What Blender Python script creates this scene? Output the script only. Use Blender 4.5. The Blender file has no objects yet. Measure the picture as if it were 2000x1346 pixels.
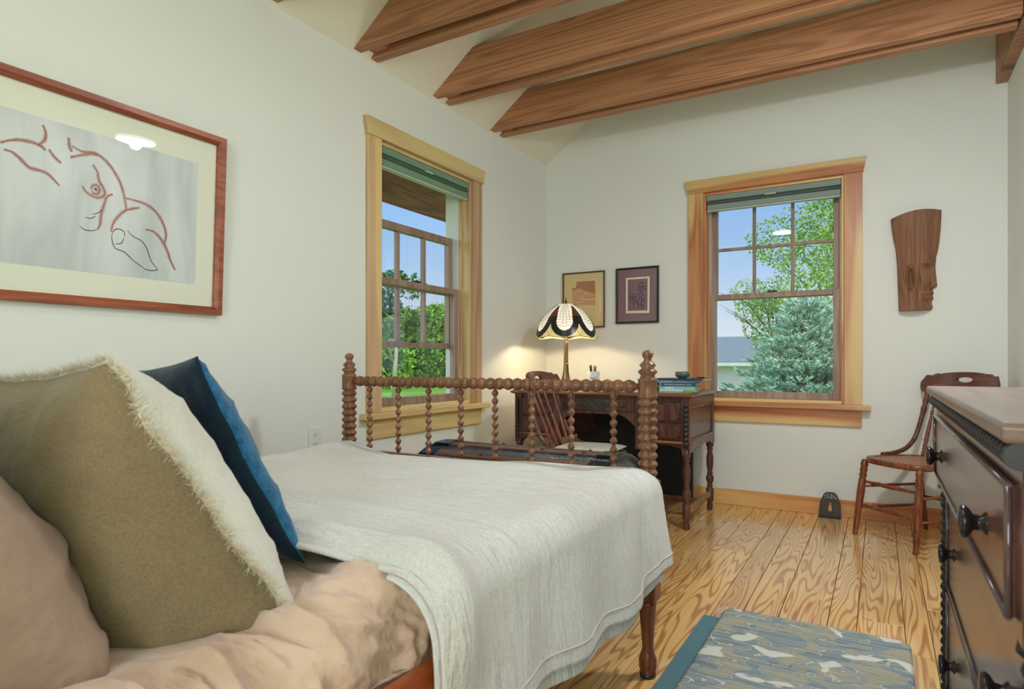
import bpy, math, random
from mathutils import Vector, Matrix, noise
random.seed(7)
C = bpy.context.scene.collection
S = bpy.context.scene
# ---------------------------------------------------------------- camera
F = 1230.0
CAMX, CAMY, CAMZ = 2.283, -4.445, 0.96
YAW = math.radians(30.3)
cam = bpy.data.cameras.new('camera'); co = bpy.data.objects.new('camera', cam); C.objects.link(co)
cam.sensor_width = 36; cam.lens = 36 * F / 2000; cam.shift_y = 36 / 2000; cam.clip_start = 0.02; cam.clip_end = 300
co.location = (CAMX, CAMY, CAMZ); co.rotation_euler = (math.pi / 2, 0, YAW)
cam.dof.use_dof = True; cam.dof.focus_distance = 3.6; cam.dof.aperture_fstop = 8
S.camera = co
S.view_settings.view_transform = 'Standard'; S.view_settings.look = 'None'
S.view_settings.gamma = 1; S.view_settings.use_curve_mapping = False
S.view_settings.exposure = 0.0
# ---------------------------------------------------------------- sky, sun, lamps
wd = bpy.data.worlds.new('sky'); S.world = wd; wd.use_nodes = True
nt = wd.node_tree; nt.nodes.clear()
tc = nt.nodes.new('ShaderNodeTexCoord'); sp = nt.nodes.new('ShaderNodeSeparateXYZ')
rp = nt.nodes.new('ShaderNodeValToRGB'); bg = nt.nodes.new('ShaderNodeBackground'); ow = nt.nodes.new('ShaderNodeOutputWorld')
nt.links.new(tc.outputs['Generated'], sp.inputs[0]); nt.links.new(sp.outputs['Z'], rp.inputs[0])
nt.links.new(rp.outputs[0], bg.inputs[0]); nt.links.new(bg.outputs[0], ow.inputs[0])
e = rp.color_ramp.elements
e[0].position = 0.0; e[0].color = (.80, .86, .92, 1)
e[1].position = 1.0; e[1].color = (.12, .30, .72, 1)
for p_, c_ in ((.05, (.70, .80, .92, 1)), (.16, (.40, .62, .92, 1)), (.32, (.22, .47, .88, 1))):
    k = e.new(p_); k.color = c_
bg.inputs[1].default_value = 1.0


def light(name, kind, loc, rot, power, color, size=None, size_y=None, shape=None):
    l = bpy.data.lights.new(name, kind); o = bpy.data.objects.new(name, l); C.objects.link(o)
    o.location = loc; o.rotation_euler = rot; l.energy = power; l.color = color
    if kind == 'AREA':
        l.shape = shape or ('RECTANGLE' if size_y else 'SQUARE'); l.size = size
        if size_y: l.size_y = size_y
    elif kind == 'POINT': l.shadow_soft_size = size
    return o


sun = light('sun', 'SUN', (10, -6, 12), (0, 0, 0), 2.8, (1, .96, .88))
sun.rotation_euler = Vector((-.62, .38, -.75)).to_track_quat('-Z', 'Y').to_euler(); sun.data.angle = .02
glow = light('west_fill_sun', 'SUN', (-10, -6, 8), (0, 0, 0), 3.0, (.86, .95, 1))  # added soft second sun, fills the room through the left window
glow.rotation_euler = Vector((.80, .22, -.42)).to_track_quat('-Z', 'Y').to_euler(); glow.data.angle = math.radians(75)
# added fill lights standing in invented windows, in the near wall and right wall
light('rear_fill_light', 'AREA', (2.3, -6.38, 1.5), (math.radians(90), 0, 0), 42, (.86, .95, 1), .9, 1.5)
light('side_green_fill_light', 'AREA', (3.07, -5.2, 1.1), (math.radians(128), 0, math.radians(90)), 15, (.75, 1, .36), 1.1, .6)
light('side_fill_light', 'AREA', (3.08, -5.2, 1.5), (math.radians(90), 0, math.radians(90)), 8, (.84, .94, 1), 1.2, 1.4)
for nm_, a_, pw in (('portal_right', ((1.66, .21, 1.42), (math.radians(-90), 0, 0)), 1), ('portal_left', ((-.21, -1.5, 1.42), (math.radians(-90), 0, math.radians(90))), 1)):
    l = light(nm_, 'AREA', a_[0], a_[1], 1, (1, 1, 1), .88, 1.45); l.data.cycles.is_portal = True
# light of the hung ceiling lamp and two added fill lamps is made in their builder (LAMP_W), the desk lamp's in its own (DESK_W)
LAMP_W = (14, 4, 2); DESK_W = 7.5


# ================================================================= helpers
class MB:
    def __init__(s): s.v = []; s.f = []; s.sm = []; s.mi = []
    def add(s, vs, fs, smooth=False, mi=0):
        b = len(s.v); s.v += [tuple(p) for p in vs]
        for f in fs: s.f.append([b + i for i in f]); s.sm.append(smooth); s.mi.append(mi)
        return s
    def box(s, a, b, mi=0):
        x0, x1 = sorted((a[0], b[0])); y0, y1 = sorted((a[1], b[1])); z0, z1 = sorted((a[2], b[2]))
        return s.add([(x0, y0, z0), (x1, y0, z0), (x1, y1, z0), (x0, y1, z0), (x0, y0, z1), (x1, y0, z1), (x1, y1, z1), (x0, y1, z1)],
                     [(0, 3, 2, 1), (4, 5, 6, 7), (0, 1, 5, 4), (1, 2, 6, 5), (2, 3, 7, 6), (3, 0, 4, 7)], False, mi)
    def tube(s, pts, radii, n=12, smooth=True, cap=True, mi=0):
        pts = [Vector(p) for p in pts]
        if not hasattr(radii, '__len__'): radii = [radii] * len(pts)
        vs = []; up = None
        for i, p in enumerate(pts):
            d = (pts[min(i + 1, len(pts) - 1)] - pts[max(i - 1, 0)])
            if d.length < 1e-9: d = Vector((0, 0, 1))
            d.normalize()
            if up is None:
                up = Vector((0, 0, 1)) if abs(d.z) < .9 else Vector((1, 0, 0))
            a = (up - d * up.dot(d)); a.normalize(); up = a; b = d.cross(a)
            for k in range(n):
                t = 2 * math.pi * k / n
                vs.append(p + (a * math.cos(t) + b * math.sin(t)) * radii[i])
        fs = []
        for i in range(len(pts) - 1):
            for k in range(n):
                fs.append((i * n + k, i * n + (k + 1) % n, (i + 1) * n + (k + 1) % n, (i + 1) * n + k))
        s.add(vs, fs, smooth, mi)
        if cap:
            b0 = len(s.v) - len(vs)
            s.f.append([b0 + k for k in range(n)][::-1]); s.sm.append(False); s.mi.append(mi)
            s.f.append([b0 + (len(pts) - 1) * n + k for k in range(n)]); s.sm.append(False); s.mi.append(mi)
        return s
    def turn(s, p0, p1, prof, n=16, mi=0):
        """prof: list (t 0..1, radius) along p0->p1"""
        p0, p1 = Vector(p0), Vector(p1); d = (p1 - p0).normalized()
        up = Vector((0, 0, 1)) if abs(d.z) < .9 else Vector((1, 0, 0))
        a = (up - d * up.dot(d)).normalized(); b = d.cross(a); vs = []
        for t, r in prof:
            c = p0.lerp(p1, t)
            for k in range(n):
                th = 2 * math.pi * k / n; vs.append(c + (a * math.cos(th) + b * math.sin(th)) * max(r, 1e-4))
        m = len(prof); fs = [(i * n + k, i * n + (k + 1) % n, (i + 1) * n + (k + 1) % n, (i + 1) * n + k) for i in range(m - 1) for k in range(n)]
        s.add(vs, fs, True, mi); b0 = len(s.v) - len(vs)
        s.f.append([b0 + k for k in range(n)][::-1]); s.sm.append(False); s.mi.append(mi)
        s.f.append([b0 + (m - 1) * n + k for k in range(n)]); s.sm.append(False); s.mi.append(mi)
        return s
    def prism(s, poly, h0, h1, fn, mi=0, smooth=False):
        """poly 2D outline, extruded from h0 to h1; fn(a,b,h) -> 3D"""
        n = len(poly); vs = [fn(a, b, h0) for a, b in poly] + [fn(a, b, h1) for a, b in poly]
        s.add(vs, [tuple(range(n))[::-1], tuple(range(n, 2 * n))], False, mi)
        b0 = len(s.v) - 2 * n
        for i in range(n):
            j = (i + 1) % n; s.f.append([b0 + i, b0 + j, b0 + n + j, b0 + n + i]); s.sm.append(smooth); s.mi.append(mi)
        return s
    def grid(s, nu, nv, fn, smooth=True, mi=0, close_u=False, mifn=None):
        vs = [fn(i / nu, j / nv) for j in range(nv + 1) for i in range(nu + 1)]
        fs = []; b = len(s.v); s.v += [tuple(p) for p in vs]
        for j in range(nv):
            for i in range(nu):
                s.f.append([b + j * (nu + 1) + i, b + j * (nu + 1) + i + 1, b + (j + 1) * (nu + 1) + i + 1, b + (j + 1) * (nu + 1) + i])
                s.sm.append(smooth); s.mi.append(mifn(i, j) if mifn else mi)
        return s
    def build(s, name, mat, parent=None, bevel=0, solid=0, subsurf=0, recalc=True, segs=2):
        me = bpy.data.meshes.new(name); me.from_pydata(s.v, [], s.f)
        me.polygons.foreach_set('use_smooth', s.sm); me.polygons.foreach_set('material_index', s.mi)
        for m in (mat if isinstance(mat, (list, tuple)) else [mat]): me.materials.append(m)
        if recalc:
            import bmesh
            bm = bmesh.new(); bm.from_mesh(me); bmesh.ops.recalc_face_normals(bm, faces=bm.faces); bm.to_mesh(me); bm.free()
        me.update()
        o = bpy.data.objects.new(name, me); C.objects.link(o)
        if parent is not None:
            o.parent = parent; o.matrix_parent_inverse = Matrix.Translation(parent.location).inverted() if parent.get('_world') else Matrix()
        if solid:
            md = o.modifiers.new('thickness', 'SOLIDIFY'); md.thickness = solid; md.offset = 0
        if bevel:
            md = o.modifiers.new('bevel', 'BEVEL'); md.width = bevel; md.segments = segs; md.limit_method = 'ANGLE'; md.angle_limit = math.radians(40)
            md.harden_normals = False
        if subsurf:
            md = o.modifiers.new('smooth', 'SUBSURF'); md.levels = subsurf; md.render_levels = subsurf
        return o


def tag(o, label=None, cat=None, group=None, kind=None):
    if label: o['label'] = label
    if cat: o['category'] = cat
    if group: o['group'] = group
    if kind: o['kind'] = kind
    return o


def thing(name, label, cat, loc=(0, 0, 0), rz=0, group=None, world=False, kind=None):
    """An Empty at the thing's base. world=True: parts are modelled in world coordinates."""
    o = bpy.data.objects.new(name, None); C.objects.link(o); o.empty_display_size = .05
    o.location = loc; o.rotation_euler = (0, 0, rz)
    if world: o['_world'] = 1
    return tag(o, label, cat, group, kind)


def copy_tree(o, parent=None):
    c = o.copy(); C.objects.link(c)
    if parent is not None: c.parent = parent
    for ch in list(o.children): copy_tree(ch, c)
    return c


def ray(px, py):
    u = (px - 1000) / F; w = (709 - py) / F
    return Vector((-math.sin(YAW) + u * math.cos(YAW), math.cos(YAW) + u * math.sin(YAW), w))
CAM = Vector((CAMX, CAMY, CAMZ))
def on_x(px, py, X): d = ray(px, py); return CAM + d * ((X - CAMX) / d.x)
def on_y(px, py, Y): d = ray(px, py); return CAM + d * ((Y - CAMY) / d.y)
def on_z(px, py, Z): d = ray(px, py); return CAM + d * ((Z - CAMZ) / d.z)


def interp(tab, x):
    if x <= tab[0][0]: return tab[0][1]
    for (a, b), (c, d) in zip(tab, tab[1:]):
        if x <= c: return b + (d - b) * (x - a) / (c - a)
    return tab[-1][1]


def nz(x, y, z=0.0): return noise.noise(Vector((x, y, z)))
def sm(a, b, x):
    t = min(max((x - a) / (b - a), 0), 1); return t * t * (3 - 2 * t)

# ================================================================= materials
def srgb(r, g, b):
    f = lambda c: (c / 255 / 12.92) if c / 255 <= .04045 else ((c / 255 + .055) / 1.055) ** 2.4
    return (f(r), f(g), f(b), 1)


def mat(name, col, rough=.6, metal=0, spec=.5, **kw):
    m = bpy.data.materials.new(name); m.use_nodes = True
    b = m.node_tree.nodes['Principled BSDF']
    b.inputs['Base Color'].default_value = col; b.inputs['Roughness'].default_value = rough
    b.inputs['Metallic'].default_value = metal; b.inputs['Specular IOR Level'].default_value = spec
    for k, v in kw.items(): b.inputs[k.replace('_', ' ')].default_value = v
    return m


class NT:
    def __init__(s, m): s.t = m.node_tree; s.b = s.t.nodes['Principled BSDF']; s.rnd = None
    def n(s, kind, **kw):
        o = s.t.nodes.new('ShaderNode' + kind)
        for k, v in kw.items(): setattr(o, k, v)
        return o
    def l(s, a, b): s.t.links.new(a, b)
    def coords(s, scale, rand=True, src='Object'):
        c = s.n('TexCoord').outputs[src]
        mp = s.n('Mapping'); mp.inputs['Scale'].default_value = scale
        if rand:
            oi = s.n('ObjectInfo'); vm = s.n('VectorMath', operation='SCALE'); cx = s.n('CombineXYZ')
            for i in range(3): s.l(oi.outputs['Random'], cx.inputs[i])
            s.l(cx.outputs[0], vm.inputs[0]); vm.inputs['Scale'].default_value = 37.0
            ad = s.n('VectorMath', operation='ADD'); s.l(c, mp.inputs[0]); s.l(mp.outputs[0], ad.inputs[0]); s.l(vm.outputs[0], ad.inputs[1])
            return ad.outputs[0]
        s.l(c, mp.inputs[0]); return mp.outputs[0]
    def noise(s, vec, scale=1, detail=3, rough=.5, dist=0):
        o = s.n('TexNoise'); o.inputs['Scale'].default_value = scale; o.inputs['Detail'].default_value = detail
        o.inputs['Roughness'].default_value = rough; o.inputs['Distortion'].default_value = dist; s.l(vec, o.inputs['Vector']); return o.outputs['Fac']
    def ramp(s, fac, stops):
        r = s.n('ValToRGB'); e = r.color_ramp.elements
        e[0].position, e[0].color = stops[0]; e[1].position, e[1].color = stops[-1]
        for p, c in stops[1:-1]: k = e.new(p); k.color = c
        s.l(fac, r.inputs[0]); return r.outputs[0]
    def math(s, op, a, b=None):
        o = s.n('Math', operation=op)
        for i, x in enumerate((a, b)):
            if x is None: continue
            if isinstance(x, (int, float)): o.inputs[i].default_value = x
            else: s.l(x, o.inputs[i])
        return o.outputs[0]
    def mix(s, fac, a, b, mode='MIX'):
        o = s.n('Mix', data_type='RGBA', blend_type=mode)
        for i, x in ((0, fac), (6, a), (7, b)):
            if isinstance(x, (int, float, tuple)): o.inputs[i].default_value = x
            else: s.l(x, o.inputs[i])
        return o.outputs[2]
    def bump(s, h, strength=.3, dist=.01):
        o = s.n('Bump'); o.inputs['Strength'].default_value = strength; o.inputs['Distance'].default_value = dist
        s.l(h, o.inputs['Height']); s.l(o.outputs[0], s.b.inputs['Normal'])


def wood(name, light_c, dark_c, axis='z', rings=7, across=9, along=.9, rough=.35, fine=.25, patch=None, bump=.05, sharp=True, knots=False, lohi=(.08, .62)):
    """Flat-sawn grain: contour lines of a stretched noise field."""
    m = mat(name, light_c, rough); t = NT(m)
    sc = {'x': (along, across, across), 'y': (across, along, across), 'z': (across, across, along)}[axis]
    v = t.coords(sc)
    n1 = t.noise(v, 1, 2, .45, .35)
    if knots:
        ksc = tuple(q * .5 if i != 'xyz'.index(axis) else q * 1.6 for i, q in enumerate(sc))
        vo = t.n('TexVoronoi'); t.l(t.coords(ksc), vo.inputs['Vector']); vo.inputs['Scale'].default_value = .75
        kd = t.math('MAXIMUM', t.math('SUBTRACT', 1.0, t.math('MULTIPLY', vo.outputs['Distance'], 3.4)), 0.0)
        n1 = t.math('ADD', n1, t.math('MULTIPLY', kd, .55))
    s_ = t.math('SINE', t.math('MULTIPLY', n1, rings * 6.283))
    a = t.math('ADD', t.math('MULTIPLY', s_, .5), .5)
    fs = {'x': (along * 3, across * 14, across * 14), 'y': (across * 14, along * 3, across * 14), 'z': (across * 14, across * 14, along * 3)}[axis]
    n2 = t.noise(t.coords(fs), 1, 3, .6)
    lo, hi = lohi if sharp else (0, 1)
    c = t.ramp(a, [(lo, dark_c), (hi, light_c)])
    c2 = t.ramp(n2, [(.3, tuple(x * (1 - fine) for x in dark_c[:3]) + (1,)), (.7, light_c)])
    c = t.mix(.3, c, c2)
    if patch:
        n3 = t.noise(t.coords({'x': (.5, 6, 6), 'y': (6, .5, 6), 'z': (6, 6, .5)}[axis]), 1, 1, .4, .3)
        c = t.mix(t.ramp(n3, [(.5, (0, 0, 0, 1)), (.56, (1, 1, 1, 1))]), c, t.mix(.75, c, patch))
    if knots:
        c = t.mix(t.ramp(kd, [(.25, (0, 0, 0, 1)), (.6, (.85, .85, .85, 1))]), c, tuple(x * .35 for x in dark_c[:3]) + (1,))
    oi = t.n('ObjectInfo'); vr = t.math('ADD', t.math('MULTIPLY', oi.outputs['Random'], .22), .89)
    hs = t.n('HueSaturation'); t.l(vr, hs.inputs['Value']); t.l(c, hs.inputs['Color']); t.l(hs.outputs[0], t.b.inputs['Base Color'])
    if bump: t.bump(n2, bump, .004)
    return m


def fabric(name, c1, c2, nscale=4, weave=350, rough=.9, bump=.25, wr=0, sheen=.2, wz=1.0, wd=.012, slub=.25):
    m = mat(name, c1, rough, spec=.15); t = NT(m)
    n1 = t.noise(t.coords((nscale,) * 3), 1, 4, .6)
    n2 = t.noise(t.coords((weave, weave * .35, weave)), 1, 2, .6)
    c = t.ramp(n1, [(.35, c1), (.65, c2)])
    c = t.mix(slub, c, t.ramp(n2, [(.3, tuple(x * .62 for x in c2[:3]) + (1,)), (.7, tuple(min(1, x * 1.15) for x in c1[:3]) + (1,))]))
    t.l(c, t.b.inputs['Base Color'])
    h = n2
    if wr:
        n3 = t.noise(t.coords((wr * .3, wr, wr * wz)), 1, 4, .6, .5)
        n5 = t.noise(t.coords((wr * 1.4, wr * 5, wr * 5 * wz)), 1, 2, .5)
        h = t.math('ADD', t.math('ADD', t.math('MULTIPLY', n2, .10), t.math('MULTIPLY', n3, 1.6)), t.math('MULTIPLY', n5, .45))
    t.bump(h, bump, wd if wr else .003)
    t.b.inputs['Sheen Weight'].default_value = sheen
    return m


M = {}
M['wall'] = mat('wall_paint', srgb(229, 231, 223), .75, spec=.25)
t = NT(M['wall']); t.bump(t.noise(t.coords((60,) * 3, False), 1, 3, .6), .06, .002)
M['ceil'] = mat('ceiling_paint', srgb(228, 222, 202), .8, spec=.2)
M['casing'] = wood('fir_trim_upright', srgb(214, 152, 98), srgb(176, 104, 60), 'z', 5, 9, .5, .35, patch=srgb(232, 204, 138), bump=.03, sharp=False)
M['casing_x'] = wood('fir_trim_across', srgb(214, 150, 96), srgb(176, 102, 58), 'x', 5, 9, .5, .35, patch=srgb(232, 204, 138), bump=.03, sharp=False)
M['casing_y'] = wood('fir_trim_deep', srgb(224, 198, 142), srgb(206, 168, 116), 'y', 4, 9, .5, .35, patch=srgb(226, 208, 142), bump=.03, sharp=False)
M['casing_pale'] = wood('fir_trim_pale', srgb(210, 176, 136), srgb(182, 140, 102), 'z', 4, 9, .5, .35, patch=srgb(224, 196, 130), bump=.03, sharp=False)
M['sash'] = wood('sash_wood', srgb(172, 146, 128), srgb(142, 114, 96), 'z', 4, 12, 1, .45, sharp=False)
M['track'] = mat('white_track', srgb(214, 216, 212), .4)
M['beam'] = wood('beam_fir', srgb(184, 130, 90), srgb(150, 100, 66), 'x', 13, 9, .32, .5, fine=.35, bump=.12, knots=True)
M['floor'] = wood('pine_floor', srgb(242, 198, 124), srgb(178, 108, 48), 'y', 24.0, 8, .6, .3, fine=.08, bump=.012, lohi=(.04, .46))
M['floor'].node_tree.nodes['Principled BSDF'].inputs['Coat Weight'].default_value = 1
M['floor'].node_tree.nodes['Principled BSDF'].inputs['Coat Roughness'].default_value = .12
M['floor'].node_tree.nodes['Principled BSDF'].inputs['Coat IOR'].default_value = 1.7
M['gap'] = mat('floor_gap', srgb(70, 42, 24), .9)
M['base'] = wood('baseboard_wood', srgb(222, 164, 100), srgb(190, 118, 62), 'x', 4, 9, .4, .35, patch=srgb(230, 190, 120), sharp=False)
M['spool'] = wood('spool_bed_wood', srgb(144, 98, 66), srgb(98, 62, 40), 'z', 6, 20, 3, .33, sharp=False)
M['leg'] = wood('bed_leg_wood', srgb(140, 78, 42), srgb(98, 50, 26), 'z', 5, 20, 3, .3, sharp=False)
M['rail'] = wood('bed_rail_wood', srgb(186, 98, 50), srgb(150, 70, 34), 'y', 4, 12, 1, .35, sharp=False)
M['desk'] = wood('desk_dark_wood', srgb(104, 68, 56), srgb(64, 38, 32), 'z', 5, 14, 2, .28, sharp=False)
M['desk_top'] = wood('desk_top_wood', srgb(150, 104, 76), srgb(112, 70, 48), 'x', 5, 10, 1, .22, sharp=False)
M['ebony'] = mat('blackened_wood', srgb(34, 30, 32), .3)
M['carve'] = mat('carved_green_dark', srgb(60, 66, 60), .4)
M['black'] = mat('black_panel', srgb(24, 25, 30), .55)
M['chair'] = wood('chair_walnut', srgb(146, 82, 50), srgb(100, 50, 30), 'z', 6, 20, 3, .3, sharp=False)
M['crest'] = wood('chair_crest_wood', srgb(118, 70, 50), srgb(84, 44, 32), 'x', 6, 16, 2, .28, sharp=False)
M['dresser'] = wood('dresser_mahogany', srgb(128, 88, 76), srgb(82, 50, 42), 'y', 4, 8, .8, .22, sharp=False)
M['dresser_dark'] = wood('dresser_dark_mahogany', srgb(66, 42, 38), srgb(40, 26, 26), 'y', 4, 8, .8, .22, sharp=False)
M['dresser_top'] = wood('dresser_top_wood', srgb(146, 126, 112), srgb(122, 100, 86), 'y', 4, 8, .8, .3, sharp=False)
M['knob'] = mat('ebonised_knob', srgb(38, 34, 36), .22)
M['cane'] = mat('woven_cane', srgb(178, 128, 88), .5)
t = NT(M['cane']); ck = t.n('TexChecker'); ck.inputs['Scale'].default_value = 1; t.l(t.coords((110, 110, 110), False), ck.inputs['Vector'])
ck.inputs['Color1'].default_value = srgb(192, 142, 104); ck.inputs['Color2'].default_value = srgb(112, 70, 46); t.l(ck.outputs[0], t.b.inputs['Base Color'])
M['white_plastic'] = mat('white_plastic', srgb(226, 226, 220), .35)
M['slot'] = mat('outlet_slot', srgb(30, 30, 30), .6)
M['iron'] = mat('cast_iron', srgb(44, 50, 48), .45, .6)
M['copper'] = mat('copper_centre', srgb(176, 120, 84), .4, .3)
M['mask'] = wood('mask_wood', srgb(152, 106, 76), srgb(126, 82, 56), 'z', 8, 18, 1.2, .65, fine=.35, bump=.5)
M['blind'] = mat('blind_fabric', srgb(136, 150, 142), .7)
M['blind_green'] = mat('blind_fabric_green', srgb(116, 148, 122), .7)
M['blind_rail'] = mat('blind_rail', srgb(186, 196, 188), .4)
M['pillow'] = fabric('linen_olive_shaded', srgb(144, 126, 98), srgb(126, 108, 80), 3, 420, bump=.5, wr=9, slub=.4)  # back of the linen pillow, its shade put into the darker colour
M['pillow_front'] = fabric('linen_olive_lit', srgb(222, 220, 212), srgb(208, 204, 194), 5, 500, bump=.3, wr=14)  # front of the same pillow, window light put into the paler colour
M['fringe'] = fabric('frayed_linen', srgb(226, 216, 198), srgb(206, 194, 172), 8, 500, bump=.2)
M['brown_pillow'] = fabric('pillow_sand', srgb(166, 140, 124), srgb(150, 124, 108), 4, 500, bump=.5, wr=6, slub=.1, wd=.02)
M['sheet'] = fabric('sheet_sand', srgb(216, 186, 164), srgb(196, 162, 138), 4, 700, bump=.6, wr=9, sheen=.3, wd=.02, slub=.08)
M['blanket'] = fabric('cream_cotton', srgb(222, 221, 217), srgb(206, 203, 196), 3, 260, bump=.7, wr=22, wz=.22, wd=.014)
M['blue'] = fabric('blue_velvet', srgb(34, 112, 156), srgb(14, 70, 112), 60, 300, .7, .3, sheen=.25)
M['navy'] = fabric('navy_back', srgb(12, 30, 48), srgb(10, 40, 60), 40, 300, .7, .3)
M['mattress'] = fabric('ticking', srgb(210, 200, 186), srgb(200, 190, 176))
M['croc'] = mat('embossed_leather', srgb(58, 70, 76), .32)
t = NT(M['croc']); vo = t.n('TexVoronoi', feature='DISTANCE_TO_EDGE'); t.l(t.coords((42, 90, 90), False), vo.inputs['Vector']); vo.inputs['Scale'].default_value = 1
t.l(t.ramp(vo.outputs[0], [(.02, srgb(40, 48, 54)), (.16, srgb(100, 118, 126))]), t.b.inputs['Base Color']); t.bump(t.ramp(vo.outputs[0], [(0, (0, 0, 0, 1)), (.2, (1, 1, 1, 1))]), .7, .004)  # paler blue cells: the black leather's bluish sheen put into the colour
M['slat'] = wood('trunk_slat_wood', srgb(112, 82, 70), srgb(78, 52, 44), 'x', 5, 18, 2, .45, sharp=False)
M['tin'] = mat('dark_tin', srgb(56, 60, 64), .3, .8)
M['cushion'] = fabric('seat_cushion', srgb(206, 206, 186), srgb(188, 190, 168), 10, 300)
M['bronze'] = mat('bronze', srgb(122, 104, 74), .38, .7)
t = NT(M['bronze']); t.l(t.ramp(t.noise(t.coords((40, 40, 6)), 1, 3), [(.35, srgb(90, 74, 50)), (.65, srgb(150, 132, 96))]), t.b.inputs['Base Color'])
M['iron_lead'] = mat('lead_came', srgb(40, 34, 30), .4, .5)


def lampglass(name, c, em):
    m = mat(name, c, .3); t = NT(m)
    t.b.inputs['Emission Color'].default_value = c; t.b.inputs['Emission Strength'].default_value = em
    return m
M['gw'] = lampglass('opal_glass', srgb(242, 230, 208), .62)
M['gy'] = lampglass('amber_glass', srgb(226, 204, 138), .38)
M['gb'] = lampglass('black_glass', srgb(36, 34, 38), 0)
M['gr'] = lampglass('rust_glass', srgb(104, 54, 34), .12)


def glass(name, tint=(1, 1, 1, 1), k=.07, rough=0.0):
    m = bpy.data.materials.new(name); m.use_nodes = True; nt = m.node_tree; nt.nodes.clear()
    tr = nt.nodes.new('ShaderNodeBsdfTransparent'); gl = nt.nodes.new('ShaderNodeBsdfGlossy'); fr = nt.nodes.new('ShaderNodeLayerWeight')
    mx = nt.nodes.new('ShaderNodeMixShader'); out = nt.nodes.new('ShaderNodeOutputMaterial')
    pw = nt.nodes.new('ShaderNodeMath'); pw.operation = 'POWER'; pw.inputs[1].default_value = 5
    ma = nt.nodes.new('ShaderNodeMath'); ma.operation = 'MULTIPLY_ADD'; ma.inputs[1].default_value = 1 - k; ma.inputs[2].default_value = k
    nt.links.new(fr.outputs['Facing'], pw.inputs[0]); nt.links.new(pw.outputs[0], ma.inputs[0])
    tr.inputs[0].default_value = tint; gl.inputs['Roughness'].default_value = rough
    nt.links.new(ma.outputs[0], mx.inputs[0]); nt.links.new(tr.outputs[0], mx.inputs[1]); nt.links.new(gl.outputs[0], mx.inputs[2])
    nt.links.new(mx.outputs[0], out.inputs[0]); return m
M['glass'] = glass('window_glass', (.97, .98, .98, 1))
M['pic_glass'] = glass('picture_glass', (.985, .99, .985, 1), .05, .01)

# ================================================================= room shell
H = 2.52; SL = .76; RX = 2.9; RY = -6.4; T = .2
def rect_wall(name, fn, a0, a1, z0, z1, holes, m, top=None):
    """wall slab in (a, z) with rectangular holes; fn(a, z, d). top(a) gives the height of a sloped top."""
    mb = MB(); cuts = sorted({a0, a1} | {h[0] for h in holes} | {h[1] for h in holes})
    for p, q in zip(cuts, cuts[1:]):
        spans = [(z0, None)]
        hs = [h for h in holes if h[0] <= p + 1e-6 and h[1] >= q - 1e-6]
        if hs: spans = [(z0, hs[0][2]), (hs[0][3], None)]
        for lo, hi in spans:
            zp = hi if hi is not None else (top(p) if top else z1); zq = hi if hi is not None else (top(q) if top else z1)
            mb.prism([(p, lo), (q, lo), (q, zq), (p, zp)], 0, T, fn)
    return tag(mb.build(name, m), kind='structure')
WR = (1.225, 2.09, .70, 2.135)      # right window opening on the far wall (x0,x1,z0,z1)
WL = (-1.93, -1.065, .70, 2.135)    # left window opening on the left wall (y0,y1,z0,z1)
slope = lambda x: H + SL * x
wl = rect_wall('wall_left', lambda a, z, d: (-d, a, z), RY - T, T, -.3, H, [WL], M['wall'])
rect_wall('wall_far', lambda a, z, d: (a, d, z), 0, RX + T, -.3, H, [WR], M['wall'], top=slope)
rect_wall('wall_right', lambda a, z, d: (RX + d, a, z), RY - T, 0, -.3, slope(RX), [(-5.8, -4.6, .8, 2.2)], M['wall'])
rect_wall('wall_near', lambda a, z, d: (a, RY - d, z), 0, RX, -.3, H, [(1.85, 2.75, .75, 2.25)], M['wall'], top=slope)
mb = MB(); z0 = slope(-.62)
mb.prism([(0, H), (RX + T, slope(RX + T)), (RX + T, slope(RX + T) + .2), (0, H + .2)], RY - T, T + .3, lambda a, b, h: (a, h, b))
tag(mb.build('ceiling', M['ceil']), kind='structure')
M['soffit'] = wood('eave_boards', srgb(150, 92, 72), srgb(108, 62, 48), 'y', 5, 8, 1, .6, sharp=False)
mb = MB(); mb.prism([(-.002, H - .002), (-.62, slope(-.62)), (-.62, slope(-.62) + .16), (-.002, H + .19)], RY - T, T + .3, lambda a, b, h: (a, h, b))
tag(mb.build('trim_1', M['soffit']), kind='structure')
# frames of the added windows, made to hold the fill lights behind the photographer
for i, (a, b) in enumerate((((1.85, RY - .1, .75), (2.75, RY - .1, 2.25)), ((RX + .1, -5.8, .8), (RX + .1, -4.6, 2.2)))):
    w = tag(bpy.data.objects.new('window_%d' % (i + 3), None), kind='structure'); C.objects.link(w)
    dx = b[0] - a[0]; hor = dx > .1
    def P(u, z, d): return (u, RY - .1 + d, z) if hor else (RX + .1 + d, u, z)
    u0, u1 = (a[0], b[0]) if hor else (a[1], b[1])
    f = MB()
    for lo, hi in (((u0, a[2]), (u0 + .05, b[2])), ((u1 - .05, a[2]), (u1, b[2])), ((u0, a[2]), (u1, a[2] + .05)), ((u0, b[2] - .05), (u1, b[2])), (((u0 + u1) / 2 - .03, a[2]), ((u0 + u1) / 2 + .03, b[2]))):
        f.box(P(lo[0], lo[1], -.02), P(hi[0], hi[1], .02))
    f.build('window_frame', M['sash'], w, bevel=.003)

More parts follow.
